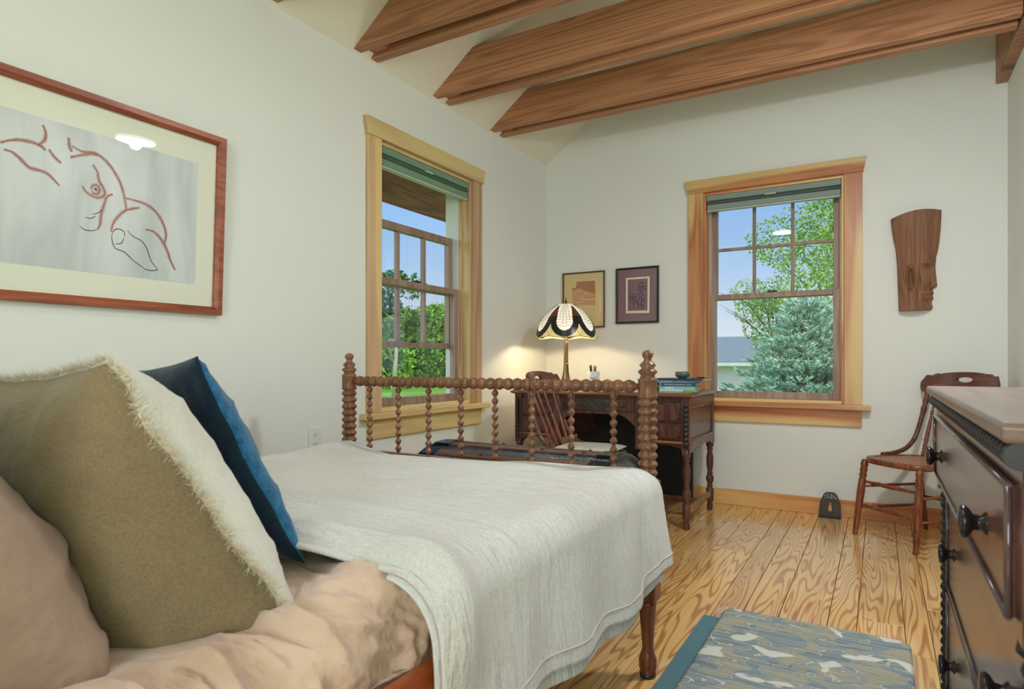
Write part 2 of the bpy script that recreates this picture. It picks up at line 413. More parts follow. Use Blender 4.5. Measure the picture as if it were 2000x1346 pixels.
# floor: one object per board
fl = thing('floor', None, None, (0, 0, 0), kind='structure', world=True)
MB().box((0, RY, -.3), (RX, 0, -.022)).build('subfloor', M['gap'], fl)
x = 0.0; widths = [.135, .085, .16, .10, .125, .165, .095, .15, .08, .14, .11]; k = 0
while x < RX - 1e-4:
    w = widths[k % len(widths)]; k += 1
    if RX - x - w < .05: w = RX - x
    y = 0.0
    ys = [0]; y = -random.uniform(.6, 2.6)
    while y > RY + .5: ys.append(y); y -= random.uniform(1.8, 3.2)
    ys.append(RY)
    for ya, yb in zip(ys, ys[1:]):
        g = .0011; c = .0014; X0, X1 = x + g, x + w - g; Y0, Y1 = yb + g, ya - g
        mb = MB(); cx, cy = (X0 + X1) / 2, (Y0 + Y1) / 2
        v = []
        for zz, ins in ((-.022, 0), (-c, 0), (0, c)):
            v += [(X0 + ins, Y0 + ins, zz), (X1 - ins, Y0 + ins, zz), (X1 - ins, Y1 - ins, zz), (X0 + ins, Y1 - ins, zz)]
        fs = [(8, 9, 10, 11)] + [(r * 4 + i, r * 4 + (i + 1) % 4, r * 4 + 4 + (i + 1) % 4, r * 4 + 4 + i) for r in range(2) for i in range(4)]
        mb.add(v, fs); mb.build('floor_board', M['floor'], fl, recalc=False)
    x += w
# baseboards
def baseboard(name, a, b, hole=None): return tag(MB().box(a, b).build(name, M['base'], bevel=.003), kind='structure')
baseboard('baseboard_far', (0, -.018, 0), (RX, 0, .105))
o = baseboard('baseboard_left', (0, RY, 0), (.018, -.02, .105)); baseboard('baseboard_right', (RX - .018, RY, 0), (RX, -.02, .105))

# collar beams: pairs of planks
def beam(y, label, extra=False):
    t = thing('ceiling_beam', label, 'beam', (0, y, 2.53), group=None)
    h = .215
    for k, (d0, d1) in enumerate(((0, .055), (.12, .178))):
        mb = MB(); poly = [(.004, 0), (RX - .062, 0), (RX - .062, h), (h / SL + .004, h)]
        mb.prism(poly, d0, d1, lambda a, b, hh: (a, hh, b))
        mb.build('plank', M['beam'], t, bevel=.004)
    mb = MB(); mb.prism([(.012, .02), (.12, .02), (.30, h - .02), (.26, h - .02)], .056, .119, lambda a, b, hh: (a, hh, b)); mb.build('spacer_block', M['beam'], t)
    mb = MB(); mb.turn((RX - .12, -.012, .11), (RX - .12, 0, .11), [(0, .014), (1, .014)], 6); mb.build('bolt', M['tin'], t)
    return t
for y_, lb in ((-.855, 'double plank ceiling beam nearest the far wall with the framed prints'), (-1.486, 'double plank ceiling beam in the middle, between the two others in view'),
               (-2.129, 'double plank ceiling beam at top left, cut off by the top edge'), (-2.765, 'double plank beam of which only a dark tip shows above the green wall'),
               (-3.40, 'double plank ceiling beam over the pillows, out of view'), (-4.04, 'double plank ceiling beam over the photographer, out of view')):
    beam(y_, lb)
o = MB().box((RX - .055, RY, 2.53), (RX, -.012, 2.80)).build('ledger_board', M['beam'], bevel=.004)
tag(o, 'horizontal wooden ledger board along the top of the right wall', 'beam')
o.rotation_euler = (0, 0, 0)

# ================================================================= windows in view
def window(name, P, a0, a1, z0, z1, sash_drop, axis_mats, mirrored):
    mu, mh, mside = axis_mats   # upright, horizontal
    w = tag(bpy.data.objects.new(name, None), kind='structure'); C.objects.link(w)
    bx = lambda nm, p, q, m, par=w, bev=.002: MB().box(P(*p), P(*q)).build(nm, m, par, bevel=bev)
    cw = .10
    for s in (0, 1):
        lo, hi = ((a0 - cw, a0), (a1, a1 + cw))[s]
        bx('side_casing', (lo, z0, -.022), (hi, z1 + .003, 0), mu)
    hd = MB(); hd.prism([(a0 - cw - .004, z1), (a1 + cw + .004, z1), (a1 + cw + .022, z1 + .092), (a0 - cw - .022, z1 + .092)], -.032, 0, lambda a, z, d: P(a, z, d)); hd.build('head_casing', mh, w, bevel=.002)
    bx('window_stool', (a0 - cw - .045, z0 - .032, -.06), (a1 + cw + .045, z0, .0), mh, bev=.004)
    bx('apron', (a0 - cw + .004, z0 - .135, -.02), (a1 + cw - .004, z0 - .032, 0), mh)
    j = .016
    bx('jamb', (a0, z0, 0), (a0 + j, z1, .19), mu); bx('jamb', (a1 - j, z0, 0), (a1, z1, .19), mu)
    bx('jamb_head', (a0 + j, z1 - j, 0), (a1 - j, z1, .19), mh); bx('inner_sill', (a0 + j, z0, 0), (a1 - j, z0 + .02, .19), mh)
    b0, b1 = a0 + j, a1 - j
    # stops and white tracks
    for aa, ab in ((b0, b0 + .012), (b1 - .012, b1)):
        bx('stop_bead', (aa, z0 + .02, .055), (ab, z1 - j, .075), mu)
        bx('sash_track', (aa, z0 + .02, .078), (ab, z1 - j, .18), M['track'])
    b0 += .010; b1 -= .010
    zt, zm = z1 - j, (z0 + z1) / 2 + .018
    # lower sash (inner)
    def sash(nm, lo, hi, d0, d1, top, bot, side, grid):
        s = MB()
        s.box(P(b0, lo, d0), P(b0 + side, hi, d1)); s.box(P(b1 - side, lo, d0), P(b1, hi, d1))
        s.box(P(b0 + side, lo, d0), P(b1 - side, lo + bot, d1)); s.box(P(b0 + side, hi - top, d0), P(b1 - side, hi, d1))
        so = s.build(nm, M['sash'], w, bevel=.003)
        g0, g1, h0, h1 = b0 + side, b1 - side, lo + bot, hi - top; dm = (d0 + d1) / 2
        if grid:
            nc, nr = grid; mt = .010
            for i in range(1, nc): c = g0 + (g1 - g0) * i / nc; MB().box(P(c - mt, h0, d0 + .004), P(c + mt, h1, d1 - .004)).build('muntin', M['sash'], so, bevel=.003)
            for i in range(1, nr): c = h0 + (h1 - h0) * i / nr; MB().box(P(g0, c - mt, d0 + .005), P(g1, c + mt, d1 - .005)).build('muntin', M['sash'], so, bevel=.003)
            for i in range(nc):
                for r in range(nr):
                    p, q = g0 + (g1 - g0) * i / nc, g0 + (g1 - g0) * (i + 1) / nc; u, v = h0 + (h1 - h0) * r / nr, h0 + (h1 - h0) * (r + 1) / nr
                    MB().add([P(p, u, dm), P(q, u, dm), P(q, v, dm), P(p, v, dm)], [(0, 1, 2, 3)]).build('pane', M['glass'], so)
        else:
            MB().add([P(g0, h0, dm), P(g1, h0, dm), P(g1, h1, dm), P(g0, h1, dm)], [(0, 1, 2, 3)]).build('pane', M['glass'], so)
        return so
    lower = sash('lower_sash', z0 + .02, zm, .08, .118, .036, .045, .042, None)
    cm = (b0 + b1) / 2
    MB().box(P(cm - .03, zm, .085), P(cm + .03, zm + .012, .11)).build('sash_lock', M['tin'], lower, bevel=.003)
    up = sash('upper_sash', zm - .036 - sash_drop, zt - sash_drop, .125, .163, .045, .036, .042, (3, 2))
    MB().box(P(cm - .02, zm - sash_drop - .004, .115), P(cm + .02, zm - sash_drop + .008, .135)).build('sash_catch', M['tin'], up, bevel=.002)
    return w
PR = lambda a, z, d: (a, d, z)
PL = lambda a, z, d: (-d, a, z)
window('window_1', PR, *WR, 0.0, (M['casing'], M['casing_x'], None), False)
window('window_2', PL, *WL, .35, (M['casing_pale'], M['casing_y'], None), True)

def blind(P, a0, a1, z1, m, label):
    t = thing('window_blind', label, 'blind', P((a0 + a1) / 2, z1 - .016, .02), world=True)
    MB().box(P(a0 + .018, z1 - .055, .004), P(a1 - .018, z1 - .017, .05)).build('head_rail', m, t, bevel=.004)
    for i in range(2):
        zc = z1 - .055 - i * .012; mb = MB()
        mb.prism([(-.018 + .02, zc), (.027, zc - .006), (.052, zc - .006), (.052, zc), (.02, zc + .0)], a0 + .02, a1 - .02, lambda d, z, a: P(a, z, d)); mb.build('pleat', m, t)
    MB().box(P(a0 + .02, z1 - .118, .012), P(a1 - .02, z1 - .079, .044)).build('bottom_cell', m, t, bevel=.006)
    MB().box(P(a0 + .02, z1 - .128, .010), P(a1 - .02, z1 - .118, .048)).build('bottom_rail', M['blind_rail'], t, bevel=.003)
    MB().box(P((a0 + a1) / 2 - .035, z1 - .062, -.004), P((a0 + a1) / 2 + .035, z1 - .052, .012)).build('pull_tab', M['blind_rail'], t, bevel=.003)
blind(PR, WR[0], WR[1], WR[3], M['blind'], 'grey pleated blind pulled up at the top of the window with the spruce')
blind(PL, WL[0], WL[1], WL[3], M['blind_green'], 'green-grey pleated blind pulled up in the left wall window')

def outlet(P, a, z, label, wd=.072, n=1):
    t = thing('electric_outlet', label, 'outlet', P(a, z, 0), world=True)
    MB().box(P(a - wd / 2, z - .058, -.007), P(a + wd / 2, z + .058, 0)).build('cover_plate', M['white_plastic'], t, bevel=.003)
    for dz in (-.022, .022):
        mb = MB(); mb.prism([(math.cos(q * math.pi / 8) * .017, math.sin(q * math.pi / 8) * .014 + dz) for q in range(16)], -.009, -.006, lambda p, q, d: P(a + p, z + q, d)); s = mb.build('socket', M['white_plastic'], t)
        mb = MB()
        for da in (-.006, .006): mb.box(P(a + da - .0012, z + dz - .001, -.0096), P(a + da + .0012, z + dz + .008, -.0088))
        mb.box(P(a - .002, z + dz - .009, -.0096), P(a + .002, z + dz - .005, -.0088)); mb.build('slot', M['slot'], s)
outlet(PL, -2.37, .60, 'white outlet on the left wall above the bed blanket')
outlet(PR, 2.52, .565, 'white outlet plate on the far wall behind the cane-seat chair', .078)

# ================================================================= bed
BX0, BX1, BY = .42, 1.668, -2.568
HBY = -4.62
bed = thing('spool_bed', 'antique spool-turned wooden bed with bobbin footboard', 'bed', ((BX0 + BX1) / 2, (BY + HBY) / 2, 0), world=True)
def bobbins(t0, t1, n, rmin, rmax, L, sharp=1.0, res=8):
    """profile points between t0 and t1 (in metres of L) with n bobbins."""
    out = []
    for i in range(n * res + 1):
        s = i / res; f_ = s % 1; tri = 1 - abs(2 * f_ - 1); a = (.55 * tri + .45 * abs(math.sin(math.pi * s))) ** sharp
        out.append(((t0 + (t1 - t0) * i / (n * res)) / L, rmin + (rmax - rmin) * a))
    return out
def bed_post(x, y):
    L = 1.0; pr = [(0, .022), (.012, .025), (.016, .022), (.030, .027), (.055, .027), (.072, .021), (.088, .0165), (.12, .019), (.22, .026), (.235, .028)]
    mb = MB(); mb.turn((x, y, 0), (x, y, 1), pr, 20); lg = mb.build('leg', M['leg'], bed)
    MB().turn((x, y, 0), (x, y, .013), [(0, .024), (1, .025)], 20).build('foot_ring', M['ebony'], lg)
    MB().box((x - .032, y - .032, .235), (x + .032, y + .032, .60)).build('post_block', M['leg'], bed, bevel=.004)
    p = [(.60, .026), (.605, .031)] + [(z, r) for z, r in bobbins(.61, .85, 9, .021, .0305, 1.0, .9)]
    p += [(.853, .029), (.857, .0305), (.861, .0285), (.905, .0285), (.909, .031), (.913, .024), (.922, .021), (.932, .030), (.938, .026), (.943, .018), (.953, .026), (.958, .021), (.966, .0125), (.973, .0115), (.979, .016), (.987, .0175), (.993, .015), (.998, .008), (1.0, .001)]
    MB().turn((x, y, 0), (x, y, 1), p, 24).build('post', M['spool'], bed)
for yy in (BY, HBY):
    for xx in (BX0, BX1): bed_post(xx, yy)
    Lr = BX1 - BX0 - .05
    pr = [(0, .010), (.012, .010)] + bobbins(.016, Lr - .016, 32, .0135, .0215, Lr, .75) + [(1 - .012, .010), (1, .010)]
    mb = MB(); mb.turn((BX0 + .025, yy, .887), (BX1 - .025, yy, .887), pr, 18); mb.build('top_rail', M['spool'], bed)
    MB().box((BX0 + .02, yy - .012, .57), (BX1 - .02, yy + .012, .614)).build('lower_rail', M['spool'], bed, bevel=.004)
    for i in range(8):
        xs = .531 + i * .1466
        MB().turn((xs, yy, .612), (xs, yy, .872), [(0, .006)] + bobbins(.004, .256, 9, .0042, .0125, .26, .95, 6) + [(1, .005)], 12).build('spindle', M['spool'], bed)
for xx, s in ((BX0, -1), (BX1, 1)):
    MB().box((xx - .012 + s * .018, HBY, .34), (xx + .012 + s * .018, BY, .50)).build('side_rail', M['rail'], bed, bevel=.004)

mt = MB(); mt.box((BX0 + .01, HBY + .04, .36), (BX1 - .11, BY - .04, .545))
tag(mt.build('mattress', M['mattress'], bevel=.04, segs=5), 'mattress under the blanket and sand sheet', 'mattress')

# ridged wrinkle field
def ridge(x, y, z=0, oct=3):
    s = 0; a = 1; f = 1
    for i in range(oct):
        s += a * (1 - min(1, abs(nz(x * f, y * f, z + i * 7)) * 2.4)) ** 2; a *= .5; f *= 2.1
    return s / 1.75

# sheet: runs across the mattress and down its right side, crumpled at the edge
def sheet_pt(u, v):
    y = HBY + .05 + (-3.60 - HBY - .05) * v
    W = 1.63; s = u * (W - BX0 + .16) ; x = BX0 + .02 + s
    z_s = s * 3; puff = .025 * sm(-4.5, -3.75, y)
    x_edge = 1.575; r = .085
    top = .578 + puff * sm(1.42, 1.58, x) + .024 * sm(-3.90, -3.74, y)
    if x <= x_edge: px, pz = x, top; nx_, nz_ = 0, 1
    else:
        a = (x - x_edge) / r
        if a < math.pi / 2: px, pz = x_edge + r * math.sin(a) * 1.15, top - r * (1 - math.cos(a)); nx_, nz_ = math.sin(a), math.cos(a)
        else: px, pz = x_edge + r * 1.15 - (a - math.pi / 2) * .014, top - r - (a - math.pi / 2) * r; nx_, nz_ = 1, 0
    k = sm(1.47 - .14 * sm(-3.95, -3.75, y), 1.57, x)
    wx, wy = s * 2.6 + .5 * nz(s * 3, y * 3, 5), y * 10 + s * 5 * nz(y * 1.7, 4) + 1.0 * nz(s * 4, y * 4, 9)
    d = k * (.036 * (ridge(wx, wy, 3) - .5) + .014 * nz(x * 6, y * 5, 1) + .012 * (ridge(wx * 2.2 + 3, wy * 1.7, 11) - .5)) + .002 * nz(x * 9, y * 9, 2)
    return (px + nx_ * d, y, max(pz + nz_ * d, .50 + .012 * nz(y * 12, 3)))
mb = MB(); mb.grid(240, 260, sheet_pt)
tag(mb.build('bed_sheet', M['sheet'], solid=.003), 'crumpled sand-coloured sheet over the mattress edge in front of the pillows', 'sheet')

# blanket: top, soft shoulders, long right-hand drape
def blanket_section(s):
    """s metres from the left top edge going right; returns x, z, nx, nz, hang"""
    x0, xe, r = BX0 - .03, 1.625, .085
    top = .640
    if s < xe - x0: return x0 + s, top, 0, 1, 0
    a = (s - (xe - x0)) / r
    if a < math.pi / 2: return xe + r * math.sin(a), top - r * (1 - math.cos(a)), math.sin(a), math.cos(a), 0
    h = (a - math.pi / 2) * r
    return xe + r + h * .13, top - r - h, 1, -.05, h
LB = (1.625 - BX0 + .03) + .085 * math.pi / 2 + .215
def blanket_fn(layer):
    def fn(u, v):
        Lx = LB + (.03 if layer else 0)
        s = u * Lx - .0; y = -3.70 + (BY - .035 + 3.70) * v
        yy = y
        x, z, nx_, n_z, h = blanket_section(s)
        # extend past the post at the right-hand foot corner
        if x > 1.60: yy = y + .06 * sm(1.62, 1.72, x) * sm(.8, 1, v)
        k = sm(0, .2, h) if h > 0 else 0
        fold = math.sin(yy * 21 + 2 * nz(yy * 2, 1)) * .5 + nz(yy * 9, s * .7, 3)
        d = .020 * k * fold + .008 * sm(1.2, 1.6, x) * nz(x * 5 + yy * 2, yy * 7, 2)
        # gentle swells on the top
        top = (1 - k)
        d += top * (.007 * nz(x * 2.2, yy * 3, 7) + .0035 * nz(x * 5, yy * 14, 8))
        # thick rolled near edge, rising over the folded duvet
        e = sm(-3.36, -3.68, yy); d += .016 * top * math.exp(-((yy + 3.64) / .045) ** 2) + .022 * top * math.exp(-((yy + 3.44) / .06) ** 2) * sm(1.75, 1.0, x)
        d += .015 * e * top
        # hump beside the foot post, lower in the middle of the foot end
        d += .028 * top * sm(-2.95, -2.62, yy) * (math.exp(-((x - .44) / .16) ** 2)) - .036 * top * sm(-2.80, -2.6, yy) * math.exp(-((x - .84) / .40) ** 2)
        d -= .05 * top * sm(BX0 + .06, BX0 - .03, x)
        if v < .06: z -= .012 * (1 - v / .06) * top
        if v < .02: z -= .006
        hem = (.020 * nz(yy * 3.3, 11) + .012 * math.sin(yy * 9)) * sm(.08, .2, h)
        zz = z + n_z * d + hem
        if v > .985: zz -= .035 * top
        if layer: return (x + nx_ * d * .8 - .010 - .006 * k, yy - .05 * sm(.9, 1, v), zz - .004 - .008 * top)
        return (x + nx_ * d, yy, zz)
    return fn
bl = thing('cream_blanket', 'cream woven blanket spread over the bed and hanging down its side', 'blanket', (1.0, -3.1, .62), world=True)
MB().grid(220, 200, blanket_fn(0)).build('top_layer', M['blanket'], bl, solid=.006)
MB().grid(110, 100, lambda u, v: blanket_fn(1)(.72 + .28 * u, v)).build('under_layer', M['blanket'], bl, solid=.004)
# stitched hem
hp = [Vector(blanket_fn(0)((LB - .035) / LB, i / 120)) + Vector((.0045, 0, 0)) for i in range(121)]
MB().tube(hp, .0016, 6).build('hem_stitching', M['fringe'], bl)

# ---- pillows
def pillow(name, c, ex, ey, a, b, Tf, Tb, mats, par=None, n=44, seed=0, pinch=.07, sag=.2, power=.55, wr=.006, sagf=.2, rip_=.006):
    """two-sided cushion; c centre, ex/ey unit edges directions, a/b half sizes, Tf/Tb front/back bulge."""
    ex, ey = Vector(ex).normalized(), Vector(ey).normalized(); nn = ey.cross(ex) * -1; c = Vector(c)
    if nn.y < 0: nn = -nn
    def pt(side):
        def fn(i, j):
            u, v = 2 * i - 1, 2 * j - 1
            uu = u * (1 - pinch * (1 - v * v) * abs(u)); vv = v * (1 - pinch * (1 - u * u) * abs(v))
            t = (max(0, 1 - abs(u) ** 3.2) * max(0, 1 - abs(v) ** 3.2)) ** power
            t *= 1 - (sag if side < 0 else sagf) * v
            edge = min(1 - abs(u), 1 - abs(v))
            w = wr * (ridge(u * 2.2 + seed, v * 2.2, seed) - .5) * min(1, edge * 6) * (1 + 1.5 * abs(u * v))
            T_ = Tf if side > 0 else Tb
            rip = rip_ * (math.sin((u + v) * 9 + seed) * .5 + nz(u * 4, v * 4, seed)) * (1 - min(1, edge * 5))
            p = c + ex * uu * a + ey * vv * b + nn * (side * (T_ * t + w * (t > 0)) + rip)
            return p
        return fn
    mb = MB(); mb.grid(n, n, pt(1), mi=0); mb.grid(n, n, pt(-1), mi=1)
    o = mb.build(name, mats, par, recalc=True)
    import bmesh
    bm = bmesh.new(); bm.from_mesh(o.data); bmesh.ops.remove_doubles(bm, verts=bm.verts, dist=.0004); bmesh.ops.recalc_face_normals(bm, faces=bm.faces); bm.to_mesh(o.data); bm.free()
    for p in o.data.polygons: p.use_smooth = True
    edge = [pt(1)(k / 60, 0) for k in range(60)] + [pt(1)(1, k / 60) for k in range(60)] + [pt(1)(1 - k / 60, 1) for k in range(60)] + [pt(1)(0, 1 - k / 60) for k in range(60)]
    return o, edge, nn, c

# olive linen pillow with frayed edge
ltp = thing('linen_pillow', 'large olive-grey linen pillow with frayed white edge leaning in the foreground', 'pillow', (1.26, -3.92, .60), world=True)
o, edge, nn, pc = pillow('pillow_cover', (1.243, -3.875, .745), (-1, .14, -.06), (-.22, -.47, .85), .262, .236, .100, .168, [M['pillow_front'], M['pillow']], ltp, n=60, seed=3, sag=.38, sagf=-.15, pinch=.05)
fr = MB(); rng = random.Random(5)
E = len(edge)
for i in range(E):
    p = edge[i]; q = edge[(i + 1) % E]; d = (q - p)
    for k in range(22):
        b = p + d * rng.random(); out = (b - pc); out -= nn * out.dot(nn); out.normalize()
        out = (out + nn * rng.uniform(-.8, .8) + d.normalized() * rng.uniform(-.9, .9)).normalized()
        L = rng.uniform(.008, .021); w = d.normalized() * .0007
        b = b + nn * rng.uniform(-.002, .002)
        m_ = b + out * L * .55 + Vector((rng.uniform(-1, 1), rng.uniform(-1, 1), rng.uniform(-1, 1))) * .003; e_ = m_ + (out + Vector((rng.uniform(-1, 1), rng.uniform(-1, 1), rng.uniform(-1, 1))) * .6) * L * .5
        fr.add([b - w, b + w, m_ + w, m_ - w, e_], [(0, 1, 2, 3), (3, 2, 4)])
fo = fr.build('frayed_edge', M['fringe'], ltp, recalc=False); fo['kind'] = 'stuff'
rp_ = [edge[i % E] for i in range(E + 1)]
MB().tube([p + nn * .002 for p in rp_], [.004 + .002 * nz(i * .7, 2) for i in range(E + 1)], 8).build('edge_roll', M['fringe'], ltp)

bp = thing('blue_pillow', 'blue velvet pillow with dark back tucked behind the olive pillow', 'pillow', (1.2, -3.8, .61), world=True)
pillow('pillow_cover', (1.19, -3.745, .782), (-1, .10, -.05), (-.2, -.375, .905), .205, .197, .065, .04, [M['blue'], M['navy']], bp, seed=8, sag=.2, sagf=0, pinch=.08, rip_=.003)
sp_ = thing('sand_pillow', 'sand-coloured pillow at the lower left edge under the olive pillow', 'pillow', (1.1, -4.25, .6), world=True)
pillow('pillow_cover', (1.135, -4.165, .780), (-1, .02, .0), (.0, -.55, .83), .35, .25, .10, .15, [M['brown_pillow'], M['brown_pillow']], sp_, seed=12, sag=.25, wr=.012)

# ================================================================= trunk
TX0, TX1, TY0, TY1 = .58, 1.425, -2.42, -1.88
tr = thing('domed_trunk', 'dome-topped black embossed-leather trunk with wooden slats at the bed foot', 'trunk', ((TX0 + TX1) / 2, (TY0 + TY1) / 2, 0), world=True)
MB().box((TX0, TY0, .03), (TX1, TY1, .395)).build('body', M['croc'], tr, bevel=.006)
TC = (TY0 + TY1) / 2
def dome(a, off=0.0):  # a in -1..1 across y
    return (TC + a * ((TY1 - TY0) / 2 + off * .6), .405 + off + .195 * math.sqrt(max(0, 1 - (a * .94) ** 2)) - .06 * 0)
mb = MB(); poly = [(TY0, .395)] + [dome(-1 + 2 * i / 24) for i in range(25)] + [(TY1, .395)]
mb.prism(poly, TX0, TX1, lambda y, z, x: (x, y, z), smooth=True); mb.build('lid', M['croc'], tr)
for a in (-.9, -.52, -.12, .12, .52, .9):
    y, z = dome(a, .0); y2, z2 = dome(a + .01); tv = Vector((0, y2 - y, z2 - z)).normalized(); nv = Vector((0, -tv.z, tv.y)); nv = nv if nv.z > 0 else -nv
    c = Vector((0, y, z)); mb = MB(); hw = .024
    vs = []
    for X in (TX0 + .012, TX1 - .012):
        vs += [Vector((X, 0, 0)) + c + tv * s_ * hw + nv * h_ for s_, h_ in ((-1, -.012), (1, -.012), (1, .010), (-1, .010))]
    mb.add(vs, [(0, 1, 2, 3), (4, 7, 6, 5), (0, 4, 5, 1), (1, 5, 6, 2), (2, 6, 7, 3), (3, 7, 4, 0)]); sl = mb.build('lid_slat', M['slat'], tr, bevel=.003)
    for X in (TX0 + .05, TX0 + .3, (TX0 + TX1) / 2 + .1, TX1 - .14, TX1 - .05):
        p = Vector((X, 0, 0)) + c + nv * .012
        MB().turn(p - nv * .004, p + nv * .005, [(0, .007), (.5, .006), (1, .002)], 8).build('stud', M['tin'], sl)
    for X in (TX0 + .0, TX1 - .075):   # metal end clasps over the slats
        mb = MB(); vs = []
        for XX in (X, X + .075): vs += [Vector((XX, 0, 0)) + c + tv * s_ * (hw + .005) + nv * h_ for s_, h_ in ((-1, -.008), (1, -.008), (1, .014), (-1, .014))]
        mb.add(vs, [(0, 1, 2, 3), (4, 7, 6, 5), (0, 4, 5, 1), (1, 5, 6, 2), (2, 6, 7, 3), (3, 7, 4, 0)]); mb.build('slat_clasp', M['tin'], tr, bevel=.003)
for X in (TX0, TX1):     # rim bands at both ends
    s_ = -1 if X == TX0 else 1
    mb = MB(); pts = [(X + s_ * .002, *dome(-1 + 2 * i / 24)) for i in range(25)]; mb.tube(pts, .010, 8); mb.build('rim_band', M['tin'], tr)
    for zz in (.05, .375): MB().box((X - .004, TY0 - .004, zz - .018), (X + .004, TY1 + .004, zz + .018)).build('end_band', M['tin'], tr, bevel=.002)
    MB().tube([(X + s_ * .006, TC - .07, .28), (X + s_ * .03, TC - .05, .25), (X + s_ * .03, TC + .05, .25), (X + s_ * .006, TC + .07, .28)], .009, 8).build('handle', M['ebony'], tr)
for zz in (.05, .2, .375): MB().box((TX0 + .01, TY0 - .012, zz - .02), (TX1 - .01, TY0, zz + .02)).build('body_slat', M['slat'], tr, bevel=.003)
for xx in (TX0 + .05, TX1 - .05):
    for yy in (TY0 + .05, TY1 - .05): MB().turn((xx, yy, 0), (xx, yy, .035), [(0, .018), (1, .02)], 12).build('caster', M['tin'], tr)

# ================================================================= desk
DX0, DX1, DY0, DY1 = .19, 1.345, -.825, -.195
dk = thing('writing_desk', 'dark carved kneehole desk with bobbin columns and turned legs', 'desk', ((DX0 + DX1) / 2, (DY0 + DY1) / 2, 0), world=True)
mb = MB(); X0, X1, Y0, Y1 = DX0 - .022, DX1 + .022, DY0 - .025, DY1 + .02
vs = []
for zz, ins in ((.758, .012), (.766, 0), (.774, 0), (.785, .018)): vs += [(X0 + ins, Y0 + ins, zz), (X1 - ins, Y0 + ins, zz), (X1 - ins, Y1 - ins, zz), (X0 + ins, Y1 - ins, zz)]
mb.add(vs, [(0, 3, 2, 1), (12, 13, 14, 15)] + [(r * 4 + i, r * 4 + (i + 1) % 4, r * 4 + 4 + (i + 1) % 4, r * 4 + 4 + i) for r in range(3) for i in range(4)]); mb.build('desk_top', M['desk_top'], dk, bevel=.002)
PIN = .325   # pedestal width
for k, (xa, xb) in enumerate(((DX0, DX0 + PIN), (DX1 - PIN, DX1))):
    mb = MB(); mb.box((xa + .01, DY0 + .02, .478), (xb - .01, DY1 - .01, .758)); cab = mb.build('pedestal', M['desk'], dk)
    # side panel frame with raised centre
    xs, s_ = (xa, -1) if k == 0 else (xb, 1)
    MB().box((xs - s_ * .012, DY0 + .05, .705), (xs, DY1 - .03, .758)).build('side_rail', M['desk'], dk, bevel=.002)
    MB().box((xs - s_ * .012, DY0 + .05, .478), (xs, DY1 - .03, .508)).build('side_rail', M['desk'], dk, bevel=.002)
    mb = MB(); mb.tube([(xs - s_ * .006, DY0 + .05, .70), (xs - s_ * .006, DY1 - .03, .70)], .006, 6); mb.tube([(xs - s_ * .004, DY0 + .05, .512), (xs - s_ * .004, DY1 - .03, .512)], .006, 6); mb.build('side_moulding', M['desk_top'], dk)
    # scalloped skirt under the side
    pts = [(DY0 + .05, .48)] + [(DY0 + .05 + i * (DY1 - DY0 - .08) / 40, .470 - .030 * (abs(i - 20) / 20) ** 3 - .010 * abs(math.sin(i * math.pi / 8))) for i in range(41)] + [(DY1 - .03, .48)]
    mb = MB(); mb.prism(pts, xs - s_ * .018, xs - s_ * .002, lambda a, b, h: (h, a, b)); mb.build('side_skirt', M['desk'], dk)
    # front corner stile with bobbin column
    for xc, col in ((xa + .022, k == 0), (xb - .022, k == 1)):
        MB().box((xc - .022, DY0, .445), (xc + .022, DY0 + .04, .758)).build('corner_stile', M['desk'], dk, bevel=.002)
        if col:
            MB().turn((xc, DY0 - .004, .47), (xc, DY0 - .004, .735), [(0, .004), (.02, .009)] + bobbins(.008, .257, 9, .0065, .0145, .265, .7) + [(.985, .008), (1, .004)], 12).build('bobbin_column', M['ebony'], dk)
    # two drawers with raised octagonal fields
    da, db = xa + .047, xb - .047
    for zc, zh in ((.672, .058), (.560, .050)):
        dr = MB().box((da, DY0 + .004, zc - zh), (db, DY0 + .03, zc + zh)).build('drawer', M['desk'], dk, bevel=.002)
        cut = .022; q0, q1, w0, w1 = da + .012, db - .012, zc - zh + .012, zc + zh - .012
        oc = [(q0 + cut, w0), (q1 - cut, w0), (q1 - cut, w0 + cut), (q1, w0 + cut), (q1, w1 - cut), (q1 - cut, w1 - cut), (q1 - cut, w1), (q0 + cut, w1), (q0 + cut, w1 - cut), (q0, w1 - cut), (q0, w0 + cut), (q0 + cut, w0 + cut)]
        oc = [(q0 + cut, w0), (q1 - cut, w0), (q1, w0 + cut), (q1, w1 - cut), (q1 - cut, w1), (q0 + cut, w1), (q0, w1 - cut), (q0, w0 + cut)]
        MB().prism(oc, DY0 - .006, DY0 + .006, lambda a, b, h: (a, h, b)).build('drawer_field', M['desk'], dr, bevel=.003)
        MB().turn(((q0 + q1) / 2 - .03, DY0 - .004, zc), ((q0 + q1) / 2 - .03, DY0 - .034, zc), [(0, .014), (.15, .012), (.3, .006), (.5, .010), (.8, .012), (1, .006)], 14).build('drawer_knob', M['desk'], dr)
    MB().box((xa + .04, DY0 - .004, .492), (xb - .04, DY0 + .02, .506)).build('lower_moulding', M['desk_top'], dk, bevel=.003)
    n = 24; pts = [(xa + .04, .492)] + [(xa + .04 + (xb - xa - .08) * i / n, .452 + .032 * math.sin(math.pi * i / n) ** .6) for i in range(n + 1)] + [(xb - .04, .492)]
    MB().prism(pts, DY0 + .004, DY0 + .022, lambda a, b, h: (a, h, b)).build('front_skirt', M['desk'], dk)
